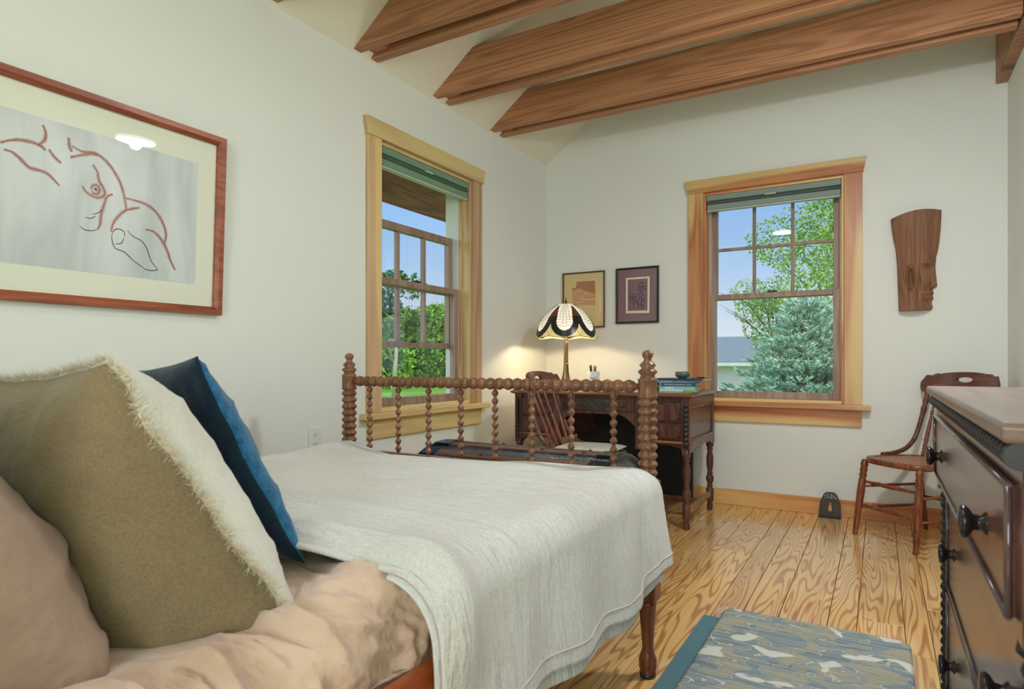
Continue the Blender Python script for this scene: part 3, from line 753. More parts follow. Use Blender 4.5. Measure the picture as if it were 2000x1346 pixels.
# centre frieze with arch
ca, cb = DX0 + PIN - .01, DX1 - PIN + .01
n = 40; pts = [(ca, .758)] + [(ca + (cb - ca) * i / n, .645 - (.085 * (max(0, abs(2 * i / n - 1) - .55) / .45) ** 1.6)) for i in range(n + 1)] + [(cb, .758)]
MB().prism(pts, DY0 + .006, DY0 + .024, lambda a, b, h: (a, h, b)).build('centre_frieze', M['desk'], dk, bevel=.002)
MB().box((ca + .02, DY0 - .003, .668), (cb - .02, DY0 + .01, .74)).build('centre_drawer', M['desk'], dk, bevel=.003)
for xk in (ca + .085, cb - .085): MB().turn((xk, DY0 - .002, .704), (xk, DY0 - .034, .704), [(0, .014), (.15, .012), (.3, .006), (.5, .010), (.8, .012), (1, .006)], 14).build('drawer_knob', M['desk'], dk)
mb = MB(); cx = (ca + cb) / 2
for i in range(3):
    c0 = cx + (i - 1) * .046; mb.tube([(c0 + .021 * math.cos(a_ * math.pi / 8), DY0 - .006, .704 + .021 * math.sin(a_ * math.pi / 8)) for a_ in range(17)], .0045, 6)
    mb.tube([(c0 + .009 * math.cos(a_ * math.pi / 4), DY0 - .006, .704 + .009 * math.sin(a_ * math.pi / 4)) for a_ in range(9)], .0035, 6)
for s_ in (-1, 1):
    for k in range(3):
        b0 = cx + s_ * (.075 + k * .016); mb.tube([(b0 - s_ * .012, DY0 - .006, .704 + .012), (b0 + s_ * .008, DY0 - .006, .704), (b0 - s_ * .012, DY0 - .006, .704 - .012)], [.004, .0035, .003], 6)
mb.build('carved_rosettes', M['carve'], dk)
# legs, stretchers
lp = [(0, .016), (.02, .019), (.07, .019), (.10, .013), (.13, .022), (.16, .024), (.30, .024), (.32, .015), (.34, .020), (.36, .013), (.42, .024), (.47, .025), (.50, .015), (.52, .020), (.54, .014), (.62, .021), (.74, .023), (.84, .015), (.86, .021), (.88, .015), (.91, .024), (1, .026)]
for xx in (DX0 + .025, DX0 + PIN - .03, DX1 - PIN + .03, DX1 - .025):
    for yy in (DY0 + .02, DY1 - .03):
        if yy > -.4 and DX0 + .1 < xx < DX1 - .1: continue
        if yy < -.4 and DX0 + .1 < xx < DX1 - .1: continue
        MB().turn((xx, yy, 0), (xx, yy, .46), lp, 18).build('leg', M['desk'], dk)
        MB().box((xx - .024, yy - .022, .44), (xx + .024, yy + .022, .758)).build('leg_post', M['desk'], dk, bevel=.002)
for xx in (DX0 + .025, DX1 - .025):
    MB().box((xx - .014, DY0 + .03, .088), (xx + .014, DY1 - .04, .128)).build('stretcher', M['desk_top'], dk, bevel=.006)
MB().box((DX0 + .03, (DY0 + DY1) / 2 - .014, .09), (DX1 - .03, (DY0 + DY1) / 2 + .014, .126)).build('stretcher', M['desk'], dk, bevel=.005)
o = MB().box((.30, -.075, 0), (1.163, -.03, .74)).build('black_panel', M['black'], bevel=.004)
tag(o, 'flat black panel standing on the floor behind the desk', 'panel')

# ================================================================= chairs
def make_chair(name, label, loc, rz, cushion=False):
    t = thing(name, label, 'chair', loc, rz)
    sh = .43; fy, by = -.20, .20
    # seat: rounded trapezoid ring with caned field
    def seat_outline(k=1.0, n=40):
        out = []
        for i in range(n):
            a = 2 * math.pi * i / n; c, s = math.cos(a), math.sin(a)
            q = (abs(c) ** 3.2 + abs(s) ** 3.2) ** (-1 / 3.2); px, py = c * q, s * q
            wdt = .215 - .035 * (py + 1) / 2
            out.append((px * wdt * k, py * .21 * k))
        return out
    fn = lambda z0: (lambda a, b, h: (a, b, h))
    O, I = seat_outline(), seat_outline(.84); n = len(O); mb = MB()
    vs = [(a, b, sh) for a, b in O] + [(a * .985, b * .985, sh + .008) for a, b in O] + [(a, b, sh + .006) for a, b in I] + [(a, b, sh - .018) for a, b in I] + [(a * .985, b * .985, sh - .022) for a, b in O] + [(a, b, sh - .014) for a, b in O]
    fs = []
    for r in range(6):
        for i in range(n): fs.append((r * n + i, r * n + (i + 1) % n, ((r + 1) % 6) * n + (i + 1) % n, ((r + 1) % 6) * n + i))
    mb.add(vs, fs, True); mb.build('seat_frame', M['chair'], t)
    MB().prism(seat_outline(.86), sh - .004, sh + .003, lambda a, b, h: (a, b, h)).build('caned_seat', M['cane'], t)
    mb = MB()
    for i in range(n):
        if i % 2 == 0: a, b = I[i]; mb.turn((a * 1.07, b * 1.07, sh + .004), (a * 1.07, b * 1.07, sh + .0085), [(0, .003), (1, .002)], 6)
    mb.build('cane_pegs', M['desk'], t)
    lp = [(0, .013), (.02, .0145), (.04, .012), (.10, .014), (.23, .0165), (.25, .014), (.27, .0175), (.29, .0165), (.55, .0205), (.74, .0185), (.76, .0155), (.79, .020), (.83, .0155), (.86, .020), (.90, .016), (.93, .020), (1, .015)]
    L = {}
    for s in (-1, 1):
        L['f', s] = (Vector((s * .195, fy - .02, 0)), Vector((s * .175, fy + .03, sh - .01)))
        L['b', s] = (Vector((s * .175, by + .055, 0)), Vector((s * .145, by - .03, sh - .01)))
        MB().turn(*L['f', s], lp, 16).build('leg', M['chair'], t)
        MB().turn(*L['b', s], [(0, .011), (.3, .014), (.7, .015), (1, .013)], 12).build('leg', M['chair'], t)
    at = lambda key, z: L[key][0].lerp(L[key][1], z / (sh - .01))
    sp = [(0, .006), (.1, .0075), (.25, .009), (.33, .0125), (.36, .009)] + [(.38 + .24 * i / 30, .0095 + .0035 * abs(math.sin(math.pi * i / 6))) for i in range(31)] + [(.64, .009), (.67, .0125), (.75, .009), (.9, .0075), (1, .006)]
    for z in (.17, .30): MB().turn(at(('f', -1), z), at(('f', 1), z), sp, 12).build('stretcher', M['chair'], t)
    for s in (-1, 1):
        for z in (.15, .27): MB().turn(at(('f', s), z), at(('b', s), z), [(0, .006), (.5, .0095), (1, .006)], 10).build('stretcher', M['chair'], t)
    MB().turn(at(('b', -1), .20), at(('b', 1), .20), [(0, .006), (.5, .0095), (1, .006)], 10).build('stretcher', M['chair'], t)
    # crest rail: curved plate with an oval grip slot
    N = 48; W = .225
    def yb(x): return by + .125 - .05 * (x / W) ** 2
    def zt(q): return .875 + .035 * math.cos(q * math.pi / 2 * .95) ** .8 - (.026 if abs(q) > .9 else 0) * ((abs(q) - .9) / .1) + .004 * math.sin(abs(q) * 30) * (abs(q) > .55)
    def zb(q): return .800 + .018 * math.cos(q * math.pi) * (abs(q) < 1) + (.022 * ((abs(q) - .86) / .14) if abs(q) > .86 else 0)
    mb = MB()
    def strip(lo, hi, q0, q1):
        m_ = 24; rows = []
        for side in (-.010, .010):
            for top in (0, 1):
                rows.append([((q0 + (q1 - q0) * i / m_) * W, yb((q0 + (q1 - q0) * i / m_) * W) + side + ((hi if top else lo)(q0 + (q1 - q0) * i / m_) - .80) * .18, (hi if top else lo)(q0 + (q1 - q0) * i / m_)) for i in range(m_ + 1)])
        v = sum(rows, []); k = m_ + 1; fs = []
        for i in range(m_):
            fs += [(i, i + 1, k + i + 1, k + i), (2 * k + i, 3 * k + i, 3 * k + i + 1, 2 * k + i + 1), (k + i, k + i + 1, 3 * k + i + 1, 3 * k + i), (i, 2 * k + i, 2 * k + i + 1, i + 1)]
        fs += [(0, k, 3 * k, 2 * k), (m_, 2 * k + m_, 3 * k + m_, k + m_)]
        mb.add(v, fs)
    S0 = .22; sl = lambda q: .016 * math.sqrt(max(0, 1 - (q / S0) ** 2))
    strip(zb, zt, -1, -S0); strip(zb, zt, S0, 1)
    strip(zb, lambda q: .868 - sl(q), -S0, S0); strip(lambda q: .868 + sl(q) * .8, zt, -S0, S0)
    mb.build('crest_rail', M['crest'], t)
    # bent outer braces from the seat side up to the crest
    for s in (-1, 1):
        pts = [(s * .197, -.03, sh + .010), (s * .200, .06, sh + .014), (s * .203, .145, sh + .035), (s * .205, .205, sh + .085), (s * .205, .235, sh + .15), (s * .200, .262, sh + .24), (s * .195, .283, sh + .33), (s * .193, .296, sh + .385)]
        P_ = [Vector(p) for p in pts]; fine = []; rad = []
        for i in range(len(P_) - 1):
            for k in range(4):
                q = k / 4; fine.append(P_[i].lerp(P_[i + 1], q)); g = (i + q) / (len(P_) - 1)
                rad.append(.012 + (.005 * abs(math.sin(g * 40)) if .68 < g < .86 else .001))
        fine.append(P_[-1]); rad.append(.010)
        # smooth the path
        for _ in range(3): fine = [fine[0]] + [(fine[i - 1] + fine[i] * 2 + fine[i + 1]) / 4 for i in range(1, len(fine) - 1)] + [fine[-1]]
        MB().tube(fine, rad, 12).build('back_brace', M['crest'], t)
    for i in range(4):
        q = (i - 1.5) / 1.5; p0 = (q * .115, by - .035, sh); p1 = (q * .145, yb(q * .145), .815)
        MB().turn(p0, p1, [(0, .008), (.06, .011), (.09, .008), (.11, .012), (.14, .009), (.16, .0125), (.19, .009), (.22, .0115), (.42, .0105), (.55, .0085), (.60, .006), (.62, .011), (.64, .0065), (.66, .010), (.68, .006), (.95, .0065), (1, .006)], 12).build('spindle', M['chair'], t)
    return t
ch = make_chair('cane_chair', 'brown cane-seat chair with slotted crest beside the far wall', (2.455, -.405, 0), math.radians(-45))
ch2 = copy_tree(ch); ch2.name = 'desk_chair'; ch2.location = (.79, -1.0, 0); ch2.rotation_euler = (0, 0, math.radians(92))
ch2['label'] = 'spindle-back wooden chair in front of the carved desk, turned sideways, behind the trunk'
mb = MB()
def cush(i, j):
    u, v = 2 * i - 1, 2 * j - 1
    return u, v
for sd in (1, -1):
    def cf(i, j, sd=sd):
        u, v = 2 * i - 1, 2 * j - 1; t_ = (max(0, 1 - u ** 4) * max(0, 1 - v ** 4)) ** .5
        return (.185 * u * (1 - .05 * v * v), .185 * v * (1 - .05 * u * u), .018 + sd * .017 * t_ + (.002 * nz(u * 3, v * 3) if sd > 0 else 0))
    mb.grid(20, 20, cf)
o = mb.build('seat_cushion', M['cushion']); o.location = (.80, -1.0, .441); o.rotation_euler = (0, 0, math.radians(92))
tag(o, 'pale green-grey seat cushion on the desk chair', 'cushion')

# ================================================================= carved mask on the far wall
def crop(x0, y0, sc): return lambda a, b: (x0 + a / sc, y0 + b / sc)
cm_ = crop(1560, 380, 1.8182)
MY = -.045
Lpts = [(327, 88), (334, 140), (345, 195), (350, 250), (352, 320), (356, 409)]
Rpts = [(508, 53), (505, 120), (499, 175), (491, 212), (488, 222), (489, 232), (487, 246), (487, 262), (490, 290), (493, 318), (491, 326), (480, 330), (477, 337), (481, 346), (480, 352), (476, 357), (480, 364), (478, 372), (473, 378), (475, 388), (478, 400), (470, 410)]
LW = sorted([(p.z, p.x) for p in (on_y(*cm_(a, b), MY) for a, b in Lpts)]); RW = sorted([(p.z, p.x) for p in (on_y(*cm_(a, b), MY) for a, b in Rpts)])
zb_, zt_l, zt_r = RW[0][0] + .002, LW[-1][0], RW[-1][0]
def mask_pt(u, v):
    ztop = zt_l + (zt_r - zt_l) * u + .018 * math.sin(math.pi * u)
    z = zb_ + (ztop - zb_) * v
    xl, xr = interp(LW, z), interp(RW, z); x = xl + (xr - xl) * u
    zz = (z - zb_) / (1.84 - zb_)      # 0 chin .. 1 top
    d = .080 * (math.sin(math.pi * min(1, max(0, u * .86 + .10))) ** .55) * (.85 + .25 * zz)
    g = lambda cx, cz, sx, sz: math.exp(-((u - cx) / sx) ** 2 - ((zz - cz) / sz) ** 2)
    face = sm(.56, .50, zz)
    # flat forehead edge where the tall hat begins, brow, eye, cheek, nostril, lips
    d -= .010 * sm(.30, .5, u) * face * sm(.5, 1, u)
    d += .013 * g(.80, .480, .18, .018) - .020 * g(.80, .437, .12, .020) + .012 * g(.80, .428, .075, .010) - .006 * g(.80, .418, .09, .004) - .004 * g(.80, .436, .08, .003)
    d += .010 * g(.66, .32, .12, .07) + .010 * g(.93, .27, .06, .03) - .012 * g(.83, .262, .03, .03) - .009 * g(.90, .205, .12, .012) + .007 * g(.9, .18, .10, .012) - .008 * g(.9, .155, .12, .006) + .006 * g(.9, .13, .1, .012) - .008 * g(.82, .09, .1, .02)
    d -= .012 * sm(.72, .60, u) * sm(.0, .12, .20 - zz + .25 * (1 - u)) * face * 0
    # ear: raised rim around a hollow
    ex_, ez_ = (u - .34) / .105, (zz - .335) / .125
    r = math.sqrt(ex_ ** 2 + ez_ ** 2); d += .020 * math.exp(-((r - .85) / .22) ** 2) - .016 * math.exp(-(r / .55) ** 2)
    d -= .010 * math.exp(-((u - .52 - .08 * (zz)) / .035) ** 2) * sm(.42, .3, zz)
    d += .0016 * nz(u * 30, zz * 8, 4) + .0012 * nz(u * 60, zz * 5, 1) * sm(.5, .6, zz)
    return (x, -max(d, .004), z)
mb = MB(); NU, NV = 90, 200
mb.grid(NU, NV, mask_pt)
mb.grid(NU, NV, lambda u, v: (mask_pt(u, v)[0], -.002, mask_pt(u, v)[2]))
def rim(pts): mb.add([mask_pt(*p) for p in pts] + [(mask_pt(*p)[0], -.002, mask_pt(*p)[2]) for p in pts], [(i, i + 1, len(pts) + i + 1, len(pts) + i) for i in range(len(pts) - 1)])
rim([(i / NU, 0) for i in range(NU + 1)]); rim([(i / NU, 1) for i in range(NU + 1)]); rim([(0, i / NV) for i in range(NV + 1)]); rim([(1, i / NV) for i in range(NV + 1)])
o = mb.build('carved_mask', M['mask']); tag(o, 'carved wooden head in profile with tall flat hat hanging beside the right window', 'carving')

# ================================================================= pierced iron stand on the floor
def voxel_plate(fn, nx, nz_, w, h, d):
    keep = [[fn((i + .5) / nx, (j + .5) / nz_) for i in range(nx)] for j in range(nz_)]
    mb = MB(); sx, sz = w / nx, h / nz_
    for j in range(nz_):
        i = 0
        while i < nx:
            if keep[j][i]:
                k = i
                while k < nx and keep[j][k]: k += 1
                mb.box((-w / 2 + i * sx, 0, j * sz), (-w / 2 + k * sx, d, (j + 1) * sz)); i = k
            else: i += 1
    return mb
def iron_fn(u, v):
    x = (u - .5) * 2; half = 1 - .12 * v if v < .45 else .946 - .5 * ((v - .45) / .55) ** 1.7
    if v > .97: half = min(half, .38)
    if abs(x) > half: return False
    if v < .07 or abs(x) > half - .12 or v > .93: return True
    # flame-shaped opening
    fx, fy = x / .30, (v - .36) / .17; tip = (1 - .9 * max(0, (v - .36) / .26))
    r = abs(x) / (.27 * max(.02, tip)) if v > .36 else math.hypot(x / .27, fy)
    if v < .64 and r < .72: return False
    if v < .70 and r < 1.15: return True
    a = (x * 5.2) % 1; b = (v * 9.5 + (.5 if int(math.floor(x * 5.2)) % 2 else 0)) % 1
    return not (.24 < a < .82 and .22 < b < .80)
tv = thing('iron_stand', 'small pierced black iron stand with copper flame leaning on the baseboard', 'trivet', (2.015, -.095, 0), 0)
o = voxel_plate(iron_fn, 84, 100, .125, .157, .006).build('pierced_plate', M['iron'], tv); o.rotation_euler = (math.radians(-14), 0, 0); o.location = (0, .012, .0)
mb = MB(); mb.prism([(.016 * math.sin(q * math.pi / 12) * (1 if q < 12 or True else 1) * (1 - .0), -.018 * math.cos(q * math.pi / 12) + (.016 if 9 < q < 15 else 0)) for q in range(24)], .0065, .0085, lambda a, b, h: (a, h, b + .058)); p = mb.build('copper_centre', M['copper'], tv); p.rotation_euler = (math.radians(-14), 0, 0); p.location = (0, .012, 0)
MB().box((-.06, -.004, 0), (.06, .022, .006)).build('foot', M['iron'], tv, bevel=.002)

# ================================================================= framed pictures
def frame_box(fn, a0, a1, z0, z1, w, d0, d1, m, parent, name='frame'):
    """mitred frame: four members joined, fn(a, z, d)"""
    mb = MB(); o_ = [(a0, z0), (a1, z0), (a1, z1), (a0, z1)]; i_ = [(a0 + w, z0 + w), (a1 - w, z0 + w), (a1 - w, z1 - w), (a0 + w, z1 - w)]
    m_ = [((p[0] * .4 + q[0] * .6), (p[1] * .4 + q[1] * .6)) for p, q in zip(o_, i_)]
    vs = [fn(*p, d0) for p in o_] + [fn(*p, d1) for p in o_] + [fn(*p, d1) for p in m_] + [fn(*p, d1 - (d1 - d0) * .35) for p in i_] + [fn(*p, d0) for p in i_]
    fs = [(r * 4 + i, r * 4 + (i + 1) % 4, ((r + 1) % 5) * 4 + (i + 1) % 4, ((r + 1) % 5) * 4 + i) for r in range(5) for i in range(4)]
    mb.add(vs, fs); return mb.build(name, m, parent, bevel=.0015)
def sheet_q(fn, a0, a1, z0, z1, d, m, parent, name, th=.0015):
    mb = MB(); mb.prism([(a0, z0), (a1, z0), (a1, z1), (a0, z1)], d - th, d, fn); return mb.build(name, m, parent)
def ribbon(mb, pts, w, fn, d):
    """flat stroke through (a,z) points with taper"""
    P_ = [Vector((a, b)) for a, b in pts]; fine = []
    n = len(P_)
    for i in range(n - 1):
        p0 = P_[max(i - 1, 0)]; p1, p2 = P_[i], P_[i + 1]; p3 = P_[min(i + 2, n - 1)]
        for k in range(8):
            q = k / 8; fine.append(.5 * ((2 * p1) + (p2 - p0) * q + (2 * p0 - 5 * p1 + 4 * p2 - p3) * q * q + (3 * p1 - p0 - 3 * p2 + p3) * q ** 3))
    fine.append(P_[-1]); vs = []; N = len(fine)
    for i, p in enumerate(fine):
        dd = fine[min(i + 1, N - 1)] - fine[max(i - 1, 0)]; nn = Vector((-dd.y, dd.x)); nn = nn.normalized() if nn.length > 1e-9 else Vector((0, 1))
        ww = w * (.35 + .65 * math.sin(math.pi * min(1, max(0, .12 + .76 * i / (N - 1))))) * (1 + .25 * nz(i * .35, w * 900))
        vs += [fn(*(p + nn * ww / 2), d), fn(*(p - nn * ww / 2), d)]
    mb.add(vs, [(2 * i, 2 * i + 1, 2 * i + 3, 2 * i + 2) for i in range(N - 1)])
def soft(name, col, alpha=.35):
    """chalk smear: pigment thinning out through a noise mask"""
    m = mat(name, col, .95); t = NT(m); n_ = t.noise(t.coords((160, 160, 160), False), 1, 3, .6)
    t.l(t.math('MULTIPLY', n_, alpha * 1.6), t.b.inputs['Alpha']); return m

# big drawing, hung leaning a little forward
A0, A1, Z0_, Z1_ = -3.86, -2.868, 1.148, 1.842
lean = .032 / (Z1_ - Z0_)
FL = lambda a, z, d: (.004 + d + (z - Z0_) * lean, a, z)
pic = thing('framed_drawing', 'large wood-framed chalk drawing of a reclining nude on the left wall', 'picture', (0, -3.36, 1.15), world=True)
M['frame_red'] = wood('red_brown_frame', srgb(164, 88, 56), srgb(124, 60, 38), 'y', 4, 20, 2, .35, sharp=False)
frame_box(FL, A0, A1, Z0_, Z1_, .032, 0, .026, M['frame_red'], pic)
sheet_q(FL, A0 + .02, A1 - .02, Z0_ + .02, Z1_ - .02, .006, mat('mat_board', srgb(232, 232, 214), .8), pic, 'mat_board')
M['paper'] = mat('drawing_paper', srgb(206, 210, 210), .85); t = NT(M['paper'])
t.l(t.ramp(t.noise(t.coords((1, 9, 2.2), False), 1, 3, .5, .6), [(.35, srgb(192, 196, 196)), (.65, srgb(216, 220, 220))]), t.b.inputs['Base Color'])
PA0, PA1, PZ0, PZ1 = A0 + .10, -2.975, 1.262, 1.722
sheet_q(FL, PA0, PA1, PZ0, PZ1, .0072, M['paper'], pic, 'paper', .001)
def d2(a, b, sc=(0, 100, 2.492)):
    px, py = sc[0] + a / sc[2], sc[1] + b / sc[2]
    p = on_x(px, py, .004)
    for _ in range(3): p = on_x(px, py, .0115 + (p.z - Z0_) * lean)
    return (p.y, p.z)
red = [[(0, 445), (60, 432), (120, 435), (170, 448), (205, 466), (222, 484)], [(208, 358), (222, 395), (218, 430), (190, 455)], [(18, 478), (60, 492), (100, 525), (140, 565), (190, 580), (235, 600), (290, 655)],
       [(335, 420), (338, 460), (350, 490)], [(350, 462), (400, 488), (455, 495), (500, 520), (545, 570), (585, 640), (605, 710), (615, 772)], [(342, 517), (400, 505), (440, 500), (478, 505)],
       [(452, 552), (475, 590), (482, 630), (502, 665), (510, 695), (490, 712), (455, 708), (420, 685), (400, 655)], [(548, 695), (520, 712), (505, 750), (492, 800), (488, 840), (475, 868)],
       [(612, 716), (660, 728), (715, 748), (765, 790), (798, 850), (808, 900), (798, 938)], [(542, 880), (550, 840), (580, 800), (620, 772), (680, 762)], [(708, 868), (750, 880), (790, 925), (815, 975), (830, 1020), (852, 1066)],
       [(445, 672), (450, 655), (470, 652), (484, 668), (480, 690), (460, 694), (446, 678)], [(238, 478), (265, 515), (298, 545)]]
dark = [[(386, 850), (410, 868), (445, 874), (472, 868)], [(414, 808), (440, 814), (466, 802)], [(450, 795), (480, 785), (494, 770)], [(546, 888), (558, 870), (580, 866), (604, 880), (606, 905)],
        [(546, 890), (544, 915), (560, 958), (605, 978), (650, 1020), (700, 1056)], [(620, 872), (645, 900), (690, 925), (716, 965), (735, 1020), (768, 1064)], [(700, 1060), (735, 1068), (770, 1064)], [(560, 938), (590, 935), (602, 910)]]
M['chalk_red'] = mat('red_chalk', srgb(146, 74, 62), .95); M['chalk_dark'] = mat('dark_chalk', srgb(84, 68, 66), .95); M['smear'] = soft('chalk_smear', srgb(206, 120, 92), .42)
mb = MB(); [ribbon(mb, [d2(*p) for p in s_], .014, FL, .0074) for s_ in red]; mb.build('chalk_smears', M['smear'], pic)
mb = MB(); [ribbon(mb, [d2(*p) for p in s_], .0040, FL, .0078) for s_ in red]
ribbon(mb, [d2(458, 668), d2(468, 672), d2(464, 680)], .008, FL, .0079); mb.build('chalk_lines', M['chalk_red'], pic)
mb = MB(); [ribbon(mb, [d2(*p) for p in s_], .0034, FL, .0080) for s_ in dark]; mb.build('dark_lines', M['chalk_dark'], pic)
mb = MB(); mb.add([FL(A0 + .03, Z0_ + .03, .014), FL(A1 - .03, Z0_ + .03, .014), FL(A1 - .03, Z1_ - .03, .014), FL(A0 + .03, Z1_ - .03, .014)], [(0, 1, 2, 3)]); mb.build('glazing', M['pic_glass'], pic)

FW = lambda a, z, d: (a, -d - .002, z)
p1 = thing('framed_print', 'amber-toned framed landscape print behind the stained-glass lamp', 'picture', (.32, 0, 1.23), world=True)
a0, a1, z0, z1 = .150, .498, 1.228, 1.655
frame_box(FW, a0, a1, z0, z1, .010, 0, .018, mat('thin_brown_frame', srgb(92, 56, 38), .4), p1)
sheet_q(FW, a0 + .005, a1 - .005, z0 + .005, z1 - .005, .006, mat('gold_mat', srgb(222, 198, 142), .8), p1, 'mat_board')
cp = crop(1000, 500, 4.806)
q = lambda a, b: (lambda p: (p.x, p.z))(on_y(*cp(a, b), -.010))
sky_ = MB(); pts = [q(608, 243), q(778, 233), q(782, 460), q(566, 462), q(566, 300), q(598, 300)]
sky_.prism(pts, .0062, .0072, FW); sky_.build('print_sky', mat('print_rust', srgb(178, 120, 86), .8), p1)
mb = MB(); mb.prism([q(566, 462), q(566, 330), q(620, 300), q(700, 330), q(782, 350), q(782, 462)], .0073, .0078, FW); mb.build('print_field', mat('print_tan', srgb(206, 156, 110), .8), p1)
mb = MB()
for a, b, c, d in ((590, 340, 606, 360), (618, 318, 630, 345), (640, 312, 648, 345), (690, 335, 680, 360), (708, 330, 696, 365), (738, 348, 720, 372), (620, 400, 700, 410), (700, 405, 780, 412), (600, 440, 690, 425), (660, 370, 668, 395), (760, 400, 782, 410)):
    ribbon(mb, [q(a, b), q((a + c) / 2 + 2, (b + d) / 2), q(c, d)], .0045, FW, .0082)
mb.build('print_highlights', mat('print_cream', srgb(236, 214, 164), .8), p1)
mb = MB(); mb.add([FW(a0 + .008, z0 + .008, .012), FW(a1 - .008, z0 + .008, .012), FW(a1 - .008, z1 - .008, .012), FW(a0 + .008, z1 - .008, .012)], [(0, 1, 2, 3)]); mb.build('glazing', M['pic_glass'], p1)

p2 = thing('framed_print', 'small purple framed print of standing figures with a cream inner mat', 'picture', (.75, 0, 1.25), world=True)
a0, a1, z0, z1 = .588, .913, 1.250, 1.660
frame_box(FW, a0, a1, z0, z1, .014, 0, .018, mat('black_frame', srgb(36, 34, 38), .35), p2)
sheet_q(FW, a0 + .005, a1 - .005, z0 + .005, z1 - .005, .006, mat('purple_mat', srgb(138, 108, 116), .8), p2, 'mat_board')
def quadp(c, d0, d1, m, nm):
    mb = MB(); mb.prism([q(*p) for p in c], d0, d1, FW); return mb.build(nm, m, p2)
quadp([(1064, 545), (1295, 540), (1298, 186), (1064, 202)], .0062, .0070, M['slot'], 'mat_line')
quadp([(1067, 541), (1291, 536), (1294, 190), (1067, 206)], .0071, .0080, mat('cream_mat', srgb(232, 222, 196), .8), 'inner_mat')
quadp([(1088, 516), (1271, 511), (1273, 211), (1088, 224)], .0081, .0086, mat('print_mauve', srgb(132, 100, 110), .8), 'print')
mb = MB()
def ell(cx, cy, rx, ry): return [q(cx + rx * math.cos(k * math.pi / 6), cy + ry * math.sin(k * math.pi / 6)) for k in range(13)]
for e_ in ((1216, 268, 20, 18), (1196, 305, 14, 16), (1240, 300, 16, 14), (1218, 320, 16, 18), (1142, 372, 18, 16), (1122, 405, 15, 18), (1160, 405, 14, 18), (1145, 430, 16, 16), (1205, 365, 16, 26), (1232, 385, 16, 26), (1200, 430, 18, 26), (1228, 440, 14, 28)): ribbon(mb, ell(*e_), .0055, FW, .0090)
for s_ in (((1142, 440), (1150, 470), (1140, 495)), ((1165, 420), (1185, 460), (1190, 495)), ((1215, 450), (1212, 475), (1216, 495)), ((1228, 460), (1235, 480), (1230, 495))): ribbon(mb, [q(*p) for p in s_], .0055, FW, .0090)
mb.build('figure_lines', mat('print_ink', srgb(44, 42, 74), .8), p2)
mb = MB(); mb.add([FW(a0 + .012, z0 + .012, .013), FW(a1 - .012, z0 + .012, .013), FW(a1 - .012, z1 - .012, .013), FW(a0 + .012, z1 - .012, .013)], [(0, 1, 2, 3)]); mb.build('glazing', M['pic_glass'], p2)

# ================================================================= things on the desk
DT = .785
LX, LY = .372, -.42
lm = thing('stained_glass_lamp', 'table lamp with scalloped stained-glass shade and bronze tree-trunk base', 'lamp', (LX, LY, DT), world=False)
mb = MB()
def trunk(u, v):
    th = 2 * math.pi * u; z = v * .37
    r = .013 + .058 * math.exp(-z / .035) + .010 * math.exp(-z / .12)
    r *= 1 + .13 * math.sin(th * 7 + z * 10) * (1 if z < .3 else .3) * (1 + 1.2 * math.exp(-z / .03)) * .7
    return (r * math.cos(th), r * math.sin(th), z * 1.0 + .002)
mb.grid(84, 50, trunk); mb.build('base', M['bronze'], lm)
MB().turn((0, 0, .0), (0, 0, .006), [(0, .082), (1, .078)], 32).build('foot', M['bronze'], lm)
for s_ in (0, 1):
    MB().turn((.013, -.012, .17 + .15 * s_), (.020, -.020, .172 + .15 * s_), [(0, .002), (.6, .004), (1, .001)], 8).build('pull_switch', M['track'], lm)
SR, SZ0, SZ1 = .212, .352, .588
NPET = 6; PH0 = math.atan2(CAMY - LY, CAMX - LX) + math.radians(-3)
def shade_r(s): return .040 + (SR - .040) * math.sin(min(1, s) * math.pi / 2 * .93) ** .82 / math.sin(math.pi / 2 * .93) ** .82
def shade_z(s): return SZ1 - (SZ1 - SZ0) * (s ** 1.25)
def petal(th): return (((th - PH0) / (2 * math.pi / NPET) + .5) % 1 - .5) * 2
def shade_pt(u, s):
    th = 2 * math.pi * u; ph = petal(th); z = shade_z(s); r = shade_r(s)
    z -= (.012 * (1 - abs(ph)) ** .7 - .006) * sm(.7, 1, s) if True else 0
    return (r * math.cos(th), r * math.sin(th), z)
NU_, NS = 180, 60
def zone(th, s):
    ph = abs(petal(th))
    wi = .88 - .28 * sm(0, .56, s) if s < .58 else .60 * math.sqrt(max(0, 1 - ((s - .58) / .27) ** 2))
    wo = 1.0 if s < .60 else 1.0 * math.sqrt(max(0, 1 - ((s - .60) / .385) ** 2)) if s < .985 else 0
    if s < .06: return 0
    if ph < wi: return 0
    if ph < wo:
        if s < .13: return 0
        return 3 if s < .46 and ph > wi + .03 else 2
    return 1
mb = MB(); mb.grid(NU_, NS, shade_pt, mifn=lambda i, j: zone(2 * math.pi * (i + .5) / NU_, (j + .5) / NS))
sh = mb.build('glass_shade', [M['gw'], M['gy'], M['gb'], M['gr']], lm, solid=.002)
mb = MB()
def lead(th, s, k=.0022):
    p = Vector(shade_pt((th / (2 * math.pi)) % 1, s)); return p + Vector((p.x, p.y, .05)).normalized() * k * .5
TP = 2 * math.pi
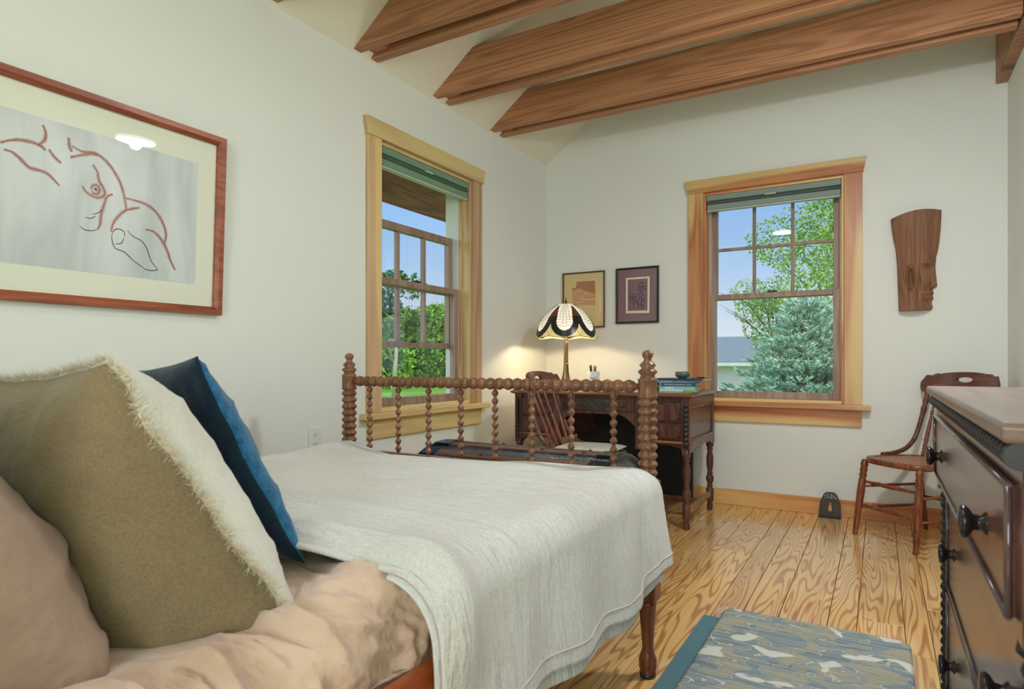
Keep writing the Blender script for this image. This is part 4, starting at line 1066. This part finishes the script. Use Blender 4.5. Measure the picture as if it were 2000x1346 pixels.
for P_ in range(NPET):
    tc_ = PH0 + P_ * TP / NPET; hw = TP / NPET / 2
    for f_ in (-.36, -.12, .12, .36): mb.tube([lead(tc_ + f_ * hw * (.9 + .1 * s_ / 10) , s_ / 20) for s_ in range(1, int(20 * (.80 - abs(f_) * .3)))], .0012, 4)
    for s0 in (.10, .18, .26, .34, .42, .50, .58, .66, .74): mb.tube([lead(tc_ + f_ * hw, s0 + .018 * math.cos(f_ * 9)) for f_ in [-.55 + k / 10 * 1.1 for k in range(11)]], .0012, 4)
    for sg in (-1, 1):
        mb.tube([lead(tc_ + sg * hw * min(1, (.88 - .28 * sm(0, .56, s_ / 40) if s_ / 40 < .58 else .60 * math.sqrt(max(0, 1 - ((s_ / 40 - .58) / .27) ** 2)))), s_ / 40) for s_ in range(2, 35)], .0011, 4)
        mb.tube([lead(tc_ + sg * hw * (math.sqrt(max(0, 1 - ((s_ / 60 - .60) / .385) ** 2)) if s_ > 36 else 1), s_ / 60) for s_ in range(8, 60)], .0011, 4)
        for k in range(5):
            a_ = .3 + k * .3; c1 = (.60 * math.cos(a_), .58 + .27 * math.sin(a_)); c2 = (min(1, 1.0 * math.cos(a_ * .93)), min(.985, .60 + .385 * math.sin(a_ * .97)))
            mb.tube([lead(tc_ + sg * hw * c1[0], c1[1]), lead(tc_ + sg * hw * c2[0], c2[1])], .0008, 4)
        mb.tube([lead(tc_ + hw * (1 - sg * .18 * math.sin(math.pi * k / 8)), .66 + .33 * k / 8) for k in range(9)], .0008, 4)
mb.tube([lead(TP * k / 180, 1.0) for k in range(181)], .0018, 6)
mb.build('lead_came', M['iron_lead'], lm)
mb = MB(); mb.turn((0, 0, SZ1 - .012), (0, 0, SZ1 + .045), [(0, .046), (.15, .044), (.25, .026), (.32, .010), (.42, .006), (.6, .007), (.75, .0035), (1, .002)], 20); mb.build('finial', M['iron_lead'], lm)
MB().turn((0, 0, .36), (0, 0, SZ1 - .01), [(0, .008), (1, .004)], 8).build('stem', M['iron_lead'], lm)
bm_ = MB(); bm_.turn((0, .0, .44), (0, .0, .52), [(0, .012), (.2, .016), (.5, .026), (.75, .026), (.95, .012), (1, .002)], 16); b_ = bm_.build('bulb', lampglass('lit_bulb', (1, .86, .62, 1), 2), lm); b_.location = (.0, .045, 0)
l_ = light('desk_lamp_light', 'POINT', (LX, LY - .05, DT + .43), (0, 0, 0), DESK_W, (1, .80, .52), .025)

cup = thing('pen_cup', 'white pen cup with a dark brush mark on the desk', 'cup', (.640, -.56, DT))
mb = MB(); mb.turn((0, 0, 0), (0, 0, .118), [(0, .034), (.03, .036), (1, .042), (1, .038), (.08, .032), (.08, .001)], 28); mb.build('cup_body', M['white_plastic'], cup)
mb = MB()
for pts in (((-.5, .078), (-.1, .070), (.4, .045)), ((-.3, .05), (.0, .072), (.5, .082)), ((-.1, .040), (.1, .050), (.4, .070))):
    for i in range(2):
        v = []
        (t0, z0_), (t1, z1_) = pts[i], pts[i + 1]
        for tt, zz in ((t0, z0_ - .002), (t1, z1_ - .002), (t1, z1_ + .003), (t0, z0_ + .003)):
            r = .0365 + zz * .05 + .0006; a_ = -math.pi / 2 + .45 + tt; v.append((r * math.cos(a_), r * math.sin(a_), zz))
        mb.add(v, [(0, 1, 2, 3)])
mb.build('brush_mark', M['ebony'], cup)
pens = [(-.016, .004, -.03, .008, .158, 'slot', 'black pen leaning left in the white pen cup'), (-.004, -.01, -.012, -.014, .164, 'iron', 'dark grey pen standing upright in the white pen cup'), (.008, .006, .004, .002, .160, 'ebony', 'black marker in the middle of the white pen cup'),
        (.014, -.006, .022, -.012, .155, 'slot', 'black pen leaning right in the white pen cup')]
for x0, y0, x1, y1, L_, m_, lb in pens:
    mb = MB(); mb.turn((.640 + x0 * .4, -.56 + y0 * .4, DT + .014), (.640 + x1, -.56 + y1, DT + L_), [(0, .003), (.05, .004), (.93, .0042), (.95, .0035), (1, .002)], 10)
    tag(mb.build('pen', M[m_]), lb, 'pen', 'pens in the white cup')

def book(loc, rz, w, d, h, cov, label, title=None, page=srgb(222, 214, 196), spine_col=None, blocks=None):
    t = thing('book', label, 'book', loc, math.radians(rz), group='books stacked on the desk')
    # spine faces local -y, length along x
    mb = MB(); c = .0018
    mb.box((-w / 2, -d / 2, 0), (w / 2, d / 2, c)); mb.box((-w / 2, -d / 2, h - c), (w / 2, d / 2, h)); mb.box((-w / 2, -d / 2 - .001, 0), (w / 2, -d / 2 + c, h))
    mb.build('cover', cov, t, bevel=.0008)
    MB().box((-w / 2 + .003, -d / 2 + c, c), (w / 2 - .003, d / 2 - .003, h - c)).build('pages', mat('book_pages', page, .9), t)
    if blocks:
        for x0, x1, z0_, z1_, cc in blocks: MB().box((x0 * w / 2, -d / 2 - .0018, z0_ * h), (x1 * w / 2, -d / 2 - .0008, z1_ * h)).build('spine_label', mat('spine_print', cc, .6), t)
    if title:
        cu = bpy.data.curves.new('title', 'FONT'); cu.body = title[0]; cu.size = h * .55; cu.align_x = 'CENTER'; cu.align_y = 'CENTER'; cu.extrude = .0002
        o = bpy.data.objects.new('title', cu); C.objects.link(o)
        dg = bpy.context.evaluated_depsgraph_get(); me = bpy.data.meshes.new_from_object(o.evaluated_get(dg)); bpy.data.objects.remove(o)
        me.materials.clear(); me.materials.append(title[1]); o = bpy.data.objects.new('spine_title', me); C.objects.link(o); o.parent = t
        wd_ = max(v.co.x for v in me.vertices) - min(v.co.x for v in me.vertices); o.scale = (w * title[2] / wd_, 1, 1)
        o.location = (title[3] * w / 2, -d / 2 - .0022, h / 2); o.rotation_euler = (math.pi / 2, 0, 0)
    return t
wt = mat('title_white', srgb(236, 240, 238), .6)
bz = DT; BXC = 1.19; BYC = -.50
bk = lambda h, *a, **k: None
stack = [(.012, .25, .17, srgb(208, 226, 214), 'thin white book with a green corner, bottom of the desk stack', 4, 0, dict(blocks=[(.35, 1, .1, .9, srgb(120, 190, 80))])),
         (.017, .235, .165, srgb(150, 190, 206), 'pale blue book with white lettering, second from the bottom of the stack', 2, 0, dict(title=('NATURE NOTES', wt, .5, -.1))),
         (.022, .235, .165, srgb(36, 100, 110), 'dark teal book with white lettering in the middle of the stack', 3, .003, dict(title=('IN FIELD WOODS AND', wt, .7, .1), blocks=[(-1, -.78, 0, 1, srgb(90, 160, 150))])),
         (.016, .225, .16, srgb(132, 178, 206), 'light blue book on top of the dark teal one in the stack', 0, .006, dict(blocks=[(-.9, -.2, .2, .8, srgb(216, 230, 238)), (.0, .6, .3, .7, srgb(190, 214, 230))]))]
for h, w, d, c_, lb, rz, dx, kw in stack:
    if kw.get('title'): kw['title'] = None if kw['title'][0] == 'NATURE NOTES' else kw['title']
    if kw.get('title') is None and 'title' in kw: kw.pop('title'); kw['blocks'] = [(-.55, -.1, .3, .7, srgb(236, 240, 240))]
    book((BXC + dx, BYC, bz), rz, w, d, h, mat('book_cover', c_, .5), lb, **kw); bz += h + .0004
book((BXC + .030, BYC, bz), -2, .30, .21, .011, mat('book_cover', srgb(34, 62, 88), .4), 'wide dark blue book overhanging the top of the desk stack', page=srgb(236, 228, 218)); bz += .0114
bo = thing('ceramic_bowl', 'small grey-green ceramic bowl on top of the stacked books', 'bowl', (1.215, -.50, bz))
mb = MB(); mb.turn((0, 0, 0), (0, 0, .04), [(0, .026), (.12, .028), (.2, .040), (.55, .045), (1, .046), (1, .042), (.4, .038), (.2, .02), (.2, .001)], 36); mb.build('bowl_body', mat('celadon_dark', srgb(84, 100, 94), .3), bo)
gd = thing('strapped_gadget', 'small black strapped gadget lying beside the stack of books on the desk', 'gadget', (1.045, -.56, DT))
for s_ in (-1, 1):
    MB().turn((-.03 + 0, s_ * .026, .026), (.05, s_ * .030, .026), [(0, .016), (.1, .018), (.3, .016), (.45, .024), (.9, .026), (1, .024)], 18).build('barrel', M['ebony'], gd)
    MB().turn((.0499, s_ * .030, .026), (.0515, s_ * .030, .026), [(0, .020), (1, .019)], 18).build('lens', mat('lens_coat', srgb(120, 130, 130), .1), gd)
MB().box((-.015, -.024, .018), (.03, .024, .040)).build('bridge', M['ebony'], gd, bevel=.004)
MB().tube([(-.02, .04, .04), (-.04, .0, .056), (.0, -.03, .058), (.05, -.005, .055), (.06, .04, .04)], .003, 8).build('strap', M['black'], gd)
mb = MB(); mb.turn((1.318, -.575, bz - .0), (1.352, -.555, bz - .0), [(0, .001), (.2, .004), (.9, .0045), (1, .003)], 10); mb = MB().turn((1.29, -.46, bz + .0045), (1.36, -.54, bz + .0045), [(0, .001), (.1, .003), (.95, .0042), (1, .003)], 10)
tag(mb.build('pen', M['slot']), 'black pen lying across the corner of the top book', 'pen')

# ================================================================= dresser
dr_ = thing('chest_of_drawers', 'dark antique chest of drawers with black knobs and twisted moulding at the right edge', 'dresser', (2.65, -3.015, 0), world=True)
XF, XL, XB, YN, YF = 2.413, 2.437, RX - .024, -3.60, -2.43
mb = MB(); X0, X1, Y0, Y1 = XF - .022, XB, YN - .025, YF + .025; vs = []
for zz, ins in ((.876, .005), (.880, .001), (.893, .0), (.898, .004)): vs += [(X0 + ins, Y0 + ins, zz), (X1 - ins, Y0 + ins, zz), (X1 - ins, Y1 - ins, zz), (X0 + ins, Y1 - ins, zz)]
mb.add(vs, [(0, 3, 2, 1), (12, 13, 14, 15)] + [(r * 4 + i, r * 4 + (i + 1) % 4, r * 4 + 4 + (i + 1) % 4, r * 4 + 4 + i) for r in range(3) for i in range(4)]); mb.build('dresser_top', M['dresser_top'], dr_, bevel=.002)
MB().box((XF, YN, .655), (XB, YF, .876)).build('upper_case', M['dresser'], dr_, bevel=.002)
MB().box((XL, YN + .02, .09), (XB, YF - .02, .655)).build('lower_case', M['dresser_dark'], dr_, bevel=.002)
# twisted moulding under the top
def rope(u, v):
    y = YN + (YF - YN) * v; th = 2 * math.pi * u; r = .0135 + .0022 * math.sin(th + y * 2 * math.pi / .026)
    return (XF - .002 + r * math.cos(th), y, .861 + r * math.sin(th))
mb = MB(); mb.grid(14, 620, rope)
for yy, dd in ((YN, -.003), (YF, .003)): mb.turn((XF - .002, yy - dd, .861), (XF - .002, yy + dd, .861), [(0, .0155), (1, .015)], 16)
mb.build('twisted_moulding', M['ebony'], dr_)
M['bead'] = mat('polished_bead', srgb(92, 72, 70), .14, spec=.9)
def ddrawer(z0, z1, x, y0, y1):
    d = MB().box((x - .004, y0, z0), (x + .02, y1, z1)).build('drawer', M['dresser'], dr_, bevel=.002)
    mb = MB()
    for zz in (z0, z1): mb.tube([(x - .006, y0, zz), (x - .006, y1, zz)], .0042, 8)
    for yy in (y0, y1): mb.tube([(x - .006, yy, z0), (x - .006, yy, z1)], .0042, 8)
    mb.build('cock_bead', M['bead'], d)
    for yk in (-2.65, -3.365):
        zc = (z0 + z1) / 2 - .010
        MB().turn((x - .003, yk, zc), (x - .036, yk, zc), [(0, .016), (.08, .0155), (.2, .010), (.45, .011), (.6, .019), (.72, .0225), (.88, .023), (.96, .019), (1, .001)], 24).build('drawer_knob', M['knob'], d)
ddrawer(.675, .822, XF, YN + .045, YF - .03)
ddrawer(.400, .640, XL, YN + .075, YF - .075)
ddrawer(.135, .380, XL, YN + .075, YF - .075)
for yy in (YN + .045, YF - .045):
    MB().turn((XL - .004, yy, .09), (XL - .004, yy, .650), [(0, .018), (.02, .020)] + bobbins(.02, .54, 22, .010, .0155, .56, .7) + [(.98, .020), (1, .018)], 16).build('spool_column', M['ebony'], dr_)
for xx in (XL + .02, XB - .04):
    for yy in (YN + .05, YF - .05): MB().turn((xx, yy, 0), (xx, yy, .095), [(0, .018), (.15, .026), (.5, .034), (.8, .026), (1, .032)], 20).build('foot', M['dresser_dark'], dr_)

# ================================================================= rug and pad
M['rug'] = mat('woven_rug', srgb(150, 160, 158), .95, spec=.1); t = NT(M['rug'])
v0 = t.coords((1, 1, 1), False)
n1 = t.noise(t.coords((8.5, 10.0, 1), False), 1, 2, .4, .6); n2 = t.noise(t.coords((3.1, 90, 1), False), 1, 3, .6)
n3 = t.noise(t.coords((8, 11, 1), False), 1.3, 1.5, .4, 1.0)
base = t.ramp(n2, [(.30, srgb(104, 122, 132)), (.5, srgb(142, 156, 162)), (.70, srgb(172, 172, 158))])
tan = t.ramp(n2, [(.3, srgb(150, 150, 134)), (.7, srgb(190, 184, 162))])
c = t.mix(t.ramp(n3, [(.50, (0, 0, 0, 1)), (.58, (1, 1, 1, 1))]), base, tan)
c = t.mix(t.ramp(n1, [(.60, (0, 0, 0, 1)), (.63, (1, 1, 1, 1))]), c, srgb(222, 222, 212))
edge = t.math('ABSOLUTE', t.math('SUBTRACT', n3, .5)); c = t.mix(t.ramp(edge, [(.0, (1, 1, 1, 1)), (.004, (1, 1, 1, 1)), (.009, (0, 0, 0, 1))]), c, srgb(212, 210, 196))
n4 = t.noise(t.coords((7, 60, 1), False), 1, 2, .7); c = t.mix(t.ramp(n4, [(.72, (0, 0, 0, 1)), (.76, (.8, .8, .8, 1))]), c, srgb(56, 62, 62))
t.l(c, t.b.inputs['Base Color'])
wv = t.noise(t.coords((120, 420, 1), False), 1, 2, .6); wb = t.math('ADD', t.math('MULTIPLY', wv, .8), t.math('MULTIPLY', n2, .9)); t.bump(wb, .8, .006)
RX0, RX1, RY0, RY1 = 1.768, 2.372, -3.95, -1.917
def rug_fn(u, v):
    x = RX0 + (RX1 - RX0) * u; y = RY0 + (RY1 - RY0) * v
    cr = .05; dx = max(0, abs(x - (RX0 + RX1) / 2) - ((RX1 - RX0) / 2 - cr)); dy = max(0, abs(y - (RY0 + RY1) / 2) - ((RY1 - RY0) / 2 - cr)); r = math.hypot(dx, dy)
    if dx > 0 and dy > 0 and r > 1e-9:
        m_ = max(dx, dy) / r; sx = 1 if x > (RX0 + RX1) / 2 else -1; sy = 1 if y > (RY0 + RY1) / 2 else -1
        x += sx * dx * (m_ - 1); y += sy * dy * (m_ - 1)
    e_ = min(u * (RX1 - RX0), (1 - u) * (RX1 - RX0), v * (RY1 - RY0), (1 - v) * (RY1 - RY0))
    return (x + .004 * nz(y * 4, 3) * sm(.02, 0, e_), y + .006 * nz(x * 7, 8) * sm(.02, 0, e_), .0085 + .0035 * sm(0, .008, e_) + .0012 * nz(x * 9, y * 9, 2))
mb = MB(); mb.grid(60, 180, rug_fn); o = mb.build('area_rug', M['rug'], solid=.007)
tag(o, 'blue-grey and tan woven rug with white blossoms beside the bed', 'rug')
M['pad'] = mat('teal_pad', srgb(84, 120, 130), .9)
tag(MB().box((1.705, -3.9, .0005), (2.27, -2.012, .0045)).build('rug_pad', M['pad']), 'teal underlay showing at the left edge of the rug', 'rug pad')

# ================================================================= hung ceiling lamp, and two unseen fill lamps added under the beams
M['lamp_lens'] = lampglass('lit_lens', (1, .95, .86, 1), 6)
def flush_lamp(x, y, label, W, z=2.53):
    t = thing('ceiling_lamp', label, 'lamp', (x, y, z))
    if z < 2.5:
        MB().turn((0, 0, 0), (0, 0, 2.53 - z), [(0, .012), (1, .012)], 10).build('stem', M['bronze'], t); MB().turn((0, 0, 2.505 - z), (0, 0, 2.53 - z), [(0, .055), (1, .06)], 24).build('canopy', M['bronze'], t)
    MB().turn((0, 0, 0), (0, 0, -.018), [(0, .15), (.7, .15), (1, .145)], 40).build('lamp_body', M['white_plastic'], t)
    MB().turn((0, 0, -.017), (0, 0, -.030), [(0, .125), (.6, .12), (1, .10)], 40).build('lens', M['lamp_lens'], t)
    if z < 2.5: light('ceiling_lamp_glow', 'POINT', (x, y, z - .055), (0, 0, 0), W * 2.3, (.93, .97, 1), .035)
    l = light('ceiling_lamp_light', 'AREA', (x, y, z - .034), (0, 0, 0), W, (.93, .97, 1), .24, shape='DISK')
flush_lamp(2.40, -1.95, 'round ceiling lamp hung from the second beam, seen only reflected in the drawing glass', LAMP_W[0], 2.34)
flush_lamp(1.3, -3.31, 'added round fill lamp under the beam above the pillows, out of view', LAMP_W[1])
flush_lamp(1.9, -3.95, 'added round fill lamp under the beam over the photographer, out of view', LAMP_W[2])

# ================================================================= outdoors
GZ = -.6
M['grass'] = mat('lawn', srgb(110, 160, 60), .9, spec=.1); t = NT(M['grass'])
t.l(t.ramp(t.noise(t.coords((.6, .6, .6), False), 1, 5, .7), [(.3, srgb(88, 138, 44)), (.7, srgb(150, 190, 84))]), t.b.inputs['Base Color'])
mb = MB()
mb.add([(-120, -60, GZ), (60, -60, GZ), (60, 120, GZ), (-120, 120, GZ)], [(0, 1, 2, 3)])
tag(mb.build('ground', M['grass']), kind='structure')
def leafmat(name, c1, c2, tr=.35):
    m = mat(name, c1, .7, spec=.2); t = NT(m); gi = t.n('NewGeometry')
    t.l(t.ramp(gi.outputs['Random Per Island'], [(.1, c1), (.9, c2)]), t.b.inputs['Base Color']); t.b.inputs['Subsurface Weight'].default_value = 0
    return m
M['leafA'] = leafmat('light_leaves', srgb(128, 166, 72), srgb(176, 200, 110)); M['leafB'] = leafmat('hedge_leaves', srgb(84, 140, 48), srgb(160, 202, 92)); M['leafC'] = leafmat('dark_leaves', srgb(58, 100, 48), srgb(104, 146, 70))
M['spruce'] = leafmat('spruce_needles', srgb(150, 192, 164), srgb(222, 240, 220)); M['bark'] = mat('bark', srgb(120, 104, 84), .9); M['birch'] = mat('pale_bark', srgb(196, 190, 170), .8)
def leaf_cloud(mb, blobs, n, size, rng, shell=.75):
    for _ in range(n):
        b = rng.choice(blobs); 
        while True:
            v = Vector((rng.uniform(-1, 1), rng.uniform(-1, 1), rng.uniform(-1, 1)))
            if .05 < v.length < 1: break
        v = v.normalized() * (shell + (1 - shell) * rng.random()) if rng.random() < .7 else v
        p = Vector((b[0] + v.x * b[3], b[1] + v.y * b[3], b[2] + v.z * b[4]))
        a = Vector((rng.gauss(0, 1), rng.gauss(0, 1), rng.gauss(0, 1))).normalized(); c = a.cross(Vector((rng.gauss(0, 1), rng.gauss(0, 1), rng.gauss(0, 1)))).normalized(); s = size * rng.uniform(.6, 1.4)
        mb.add([p - a * s, p - c * s * .6, p + a * s, p + c * s * .6], [(0, 1, 2, 3)])
def tree(name, label, x, y, h, w, leaf, n, size, seed, trunk_r=.12, bark='bark', low=.15, nb=14, group=None, cat='tree', gz=GZ):
    rng = random.Random(seed); t = thing(name, label, cat, (x, y, gz), group=group)
    if trunk_r:
        mb = MB(); mb.tube([(0, 0, 0), (.05 * w, 0, h * .4), (0, .04 * w, h * .85)], [trunk_r, trunk_r * .7, trunk_r * .2], 8)
        ends = []
        for k in range(9):
            z0_ = h * rng.uniform(.25, .7); a = rng.uniform(0, 6.28); L_ = w * rng.uniform(.3, .5); e_ = (math.cos(a) * L_, math.sin(a) * L_, z0_ + L_ * rng.uniform(.4, 1.0))
            mb.tube([(0, 0, z0_), (e_[0] * .5, e_[1] * .5, z0_ + (e_[2] - z0_) * .6), e_], [trunk_r * .4, trunk_r * .25, trunk_r * .08], 6); ends.append(e_)
        mb.build('trunk', M[bark], t)
    bl = []
    for k in range(nb):
        z = h * (low + (1 - low) * rng.random() ** .8) ; r = w / 2 * (1 - ((z / h - .45) / .75) ** 2) * .8; a = rng.uniform(0, 6.28); rr = r * rng.random() ** .5
        s = w * rng.uniform(.12, .24); bl.append((math.cos(a) * rr, math.sin(a) * rr, min(z, h - s * .7), s, s * .8))
    mb = MB(); leaf_cloud(mb, bl, n, size, rng)
    f = mb.build('foliage', M[leaf], t, recalc=False); f['kind'] = 'stuff'
    return t
def out_at(px, D):   # point on the view ray at depth D, on the ground
    d = ray(px, 709); return CAM.x + d.x * D, CAM.y + d.y * D
# left window view: hedge line of bushes and a taller tree
for i, (px, D, h, w, lf, sd) in enumerate(((690, 34, 4.4, 7, 'leafB', 1), (760, 32, 3.6, 6, 'leafB', 2), (815, 35, 3.9, 6, 'leafC', 3), (850, 31, 4.0, 5.5, 'leafB', 4), (905, 34, 4.4, 7, 'leafB', 5), (790, 40, 4.6, 8, 'leafB', 6), (870, 41, 5.0, 8, 'leafC', 7), (730, 27, 2.2, 4.0, 'leafB', 14))):
    x, y = out_at(px, D * 1.4)
    tree('hedge_bush', ['bushy green shrub at the left of the hedge line outside the left window', 'broad light green bush beyond the lawn, low in the left window', 'dark green bush in the middle of the hedge outside the left window', 'bright green rounded bush at the right of the left window view', 'leafy bush hidden past the right frame of the left window', 'tall green bush rising behind the hedge, centre of the left window', 'dark tall bush behind the hedge at the right of the left window', 'low light shrub in front of the hedge outside the left window'][i], x, y, h * 1.35, w * 1.3, lf, 9000, .115, sd, 0, low=.02, nb=22, cat='bush')
x, y = out_at(768, 24); tree('deciduous_tree', 'tall loose green tree with pale trunk in the left window', x, y, 5.0, 3.0, 'leafC', 2600, .085, 21, .10, 'birch', low=.5, nb=12)
# right window view
x, y = out_at(1625, 13); tree('deciduous_tree', 'airy light green tree rising behind the blue spruce', x, y, 5.2, 3.7, 'leafA', 15000, .034, 31, .07, low=.22, nb=26)
x, y = out_at(1510, 15); tree('deciduous_tree', 'smaller thin-crowned tree left of the airy one behind the spruce', x, y, 4.0, 2.9, 'leafA', 6000, .032, 33, .05, low=.35, nb=15)
def spruce(x, y, h, r0, seed, label):
    rng = random.Random(seed); t = thing('blue_spruce', label, 'tree', (x, y, GZ))
    MB().tube([(0, 0, 0), (0, 0, h * .97)], [.07, .01], 8).build('trunk', M['bark'], t)
    mb = MB(); br = MB()
    def tuft(p, d, L):
        d = d.normalized(); a = d.cross(Vector((0, 0, 1))); a = a.normalized() if a.length > .01 else Vector((1, 0, 0)); b = d.cross(a)
        n = 9
        for k in range(n):
            th = 6.28 * k / n + rng.random(); o_ = (a * math.cos(th) + b * math.sin(th)); q0 = p + d * L * rng.uniform(0, .65)
            tip = q0 + (o_ * .55 + d * .8).normalized() * L * .50; s = d.cross(o_).normalized() * L * .10
            mb.add([q0 - s, q0 + s, tip], [(0, 1, 2)])
        tip = p + d * L * 1.15; mb.add([p + a * L * .13, p - a * L * .13, tip], [(0, 1, 2)]); mb.add([p + b * L * .13, p - b * L * .13, tip], [(0, 1, 2)])
    z = .25
    while z < h - .05:
        f = 1 - z / h; R = r0 * f ** .85 + .05; nb = int(7 + 11 * f)
        for k in range(nb):
            a = 6.283 * (k + rng.random() * .7) / nb; d = Vector((math.cos(a), math.sin(a), .12 + .4 * (1 - f))); L_ = R * rng.uniform(.8, 1.12)
            base = Vector((0, 0, z + rng.uniform(-.05, .05))); tip = base + d.normalized() * L_; br.tube([base, tip], [.012, .004], 4)
            side = Vector((-math.sin(a), math.cos(a), 0)); m = max(3, int(L_ / .075))
            for i in range(m):
                q = base.lerp(tip, .18 + .82 * (i + 1) / m); spr = (1 - (i + 1) / m) * .34 * L_ + .05
                for s_ in (-1, 1):
                    for j in range(1 + int(spr / .11)):
                        pp = q + side * s_ * spr * (j + .5) / (1 + int(spr / .11)) + Vector((0, 0, rng.uniform(-.03, .02)))
                        tuft(pp, side * s_ * .8 + d * .9 + Vector((0, 0, .3 + rng.uniform(-.2, .3))), rng.uniform(.09, .135))
            tuft(tip - d * .05, d + Vector((0, 0, .2)), .12)
        z += .125 - .03 * (1 - f)
    for k in range(5): tuft(Vector((0, 0, h - .1 + k * .03)), Vector((.3 * math.cos(k * 2), .3 * math.sin(k * 2), 1)), .13)
    br.build('branches', M['bark'], t); f = mb.build('needles', M['spruce'], t, recalc=False); f['kind'] = 'stuff'
x, y = out_at(1568, 6.6); spruce(x, y, 2.22, 1.15, 5, 'blue spruce with puffy needle tips close outside the right window')
# pale outbuilding with grey roof
g0 = out_at(1395, 26); g1 = out_at(1560, 26)
gb = thing('outbuilding', 'pale outbuilding with grey roof far beyond the right window', 'building', ((g0[0] + g1[0]) / 2, g0[1] + 2, GZ), world=True)
bx0, bx1, by0, by1 = g0[0] - 3, g1[0] + 1, g0[1], g0[1] + 6
MB().box((bx0, by0, GZ), (bx1, by1, .93)).build('wall', mat('outbuilding_siding', srgb(246, 222, 228), .8), gb)
mb = MB(); mb.prism([(by0 - .4, .9), (by0 - .4, 1.0), (by0 + 3, 2.15), (by1 + .4, 1.0), (by1 + .4, .9)], bx0 - .4, bx1 + .4, lambda a, b, h: (h, a, b)); mb.build('roof', mat('roof_shingle', srgb(122, 134, 136), .8), gb)
MB().box((bx0 - .4, by0 - .46, .84), (bx1 + .4, by0 - .38, .97)).build('gutter', M['white_plastic'], gb)
# weeds below the right window
for i, px in enumerate((1400, 1428, 1450)):
    x, y = out_at(px, 7.2 + i * .3); tree('garden_plant', ['leafy green plant at the left corner outside the right window', 'low bright green plant left of the spruce', 'low green plant touching the spruce branches'][i], x, y, 1.12 - i * .02, .8, 'leafB', 900, .025, 50 + i, 0, low=.1, nb=12, cat='plant')

for o in list(S.objects):
    if '_world' in o: del o['_world']
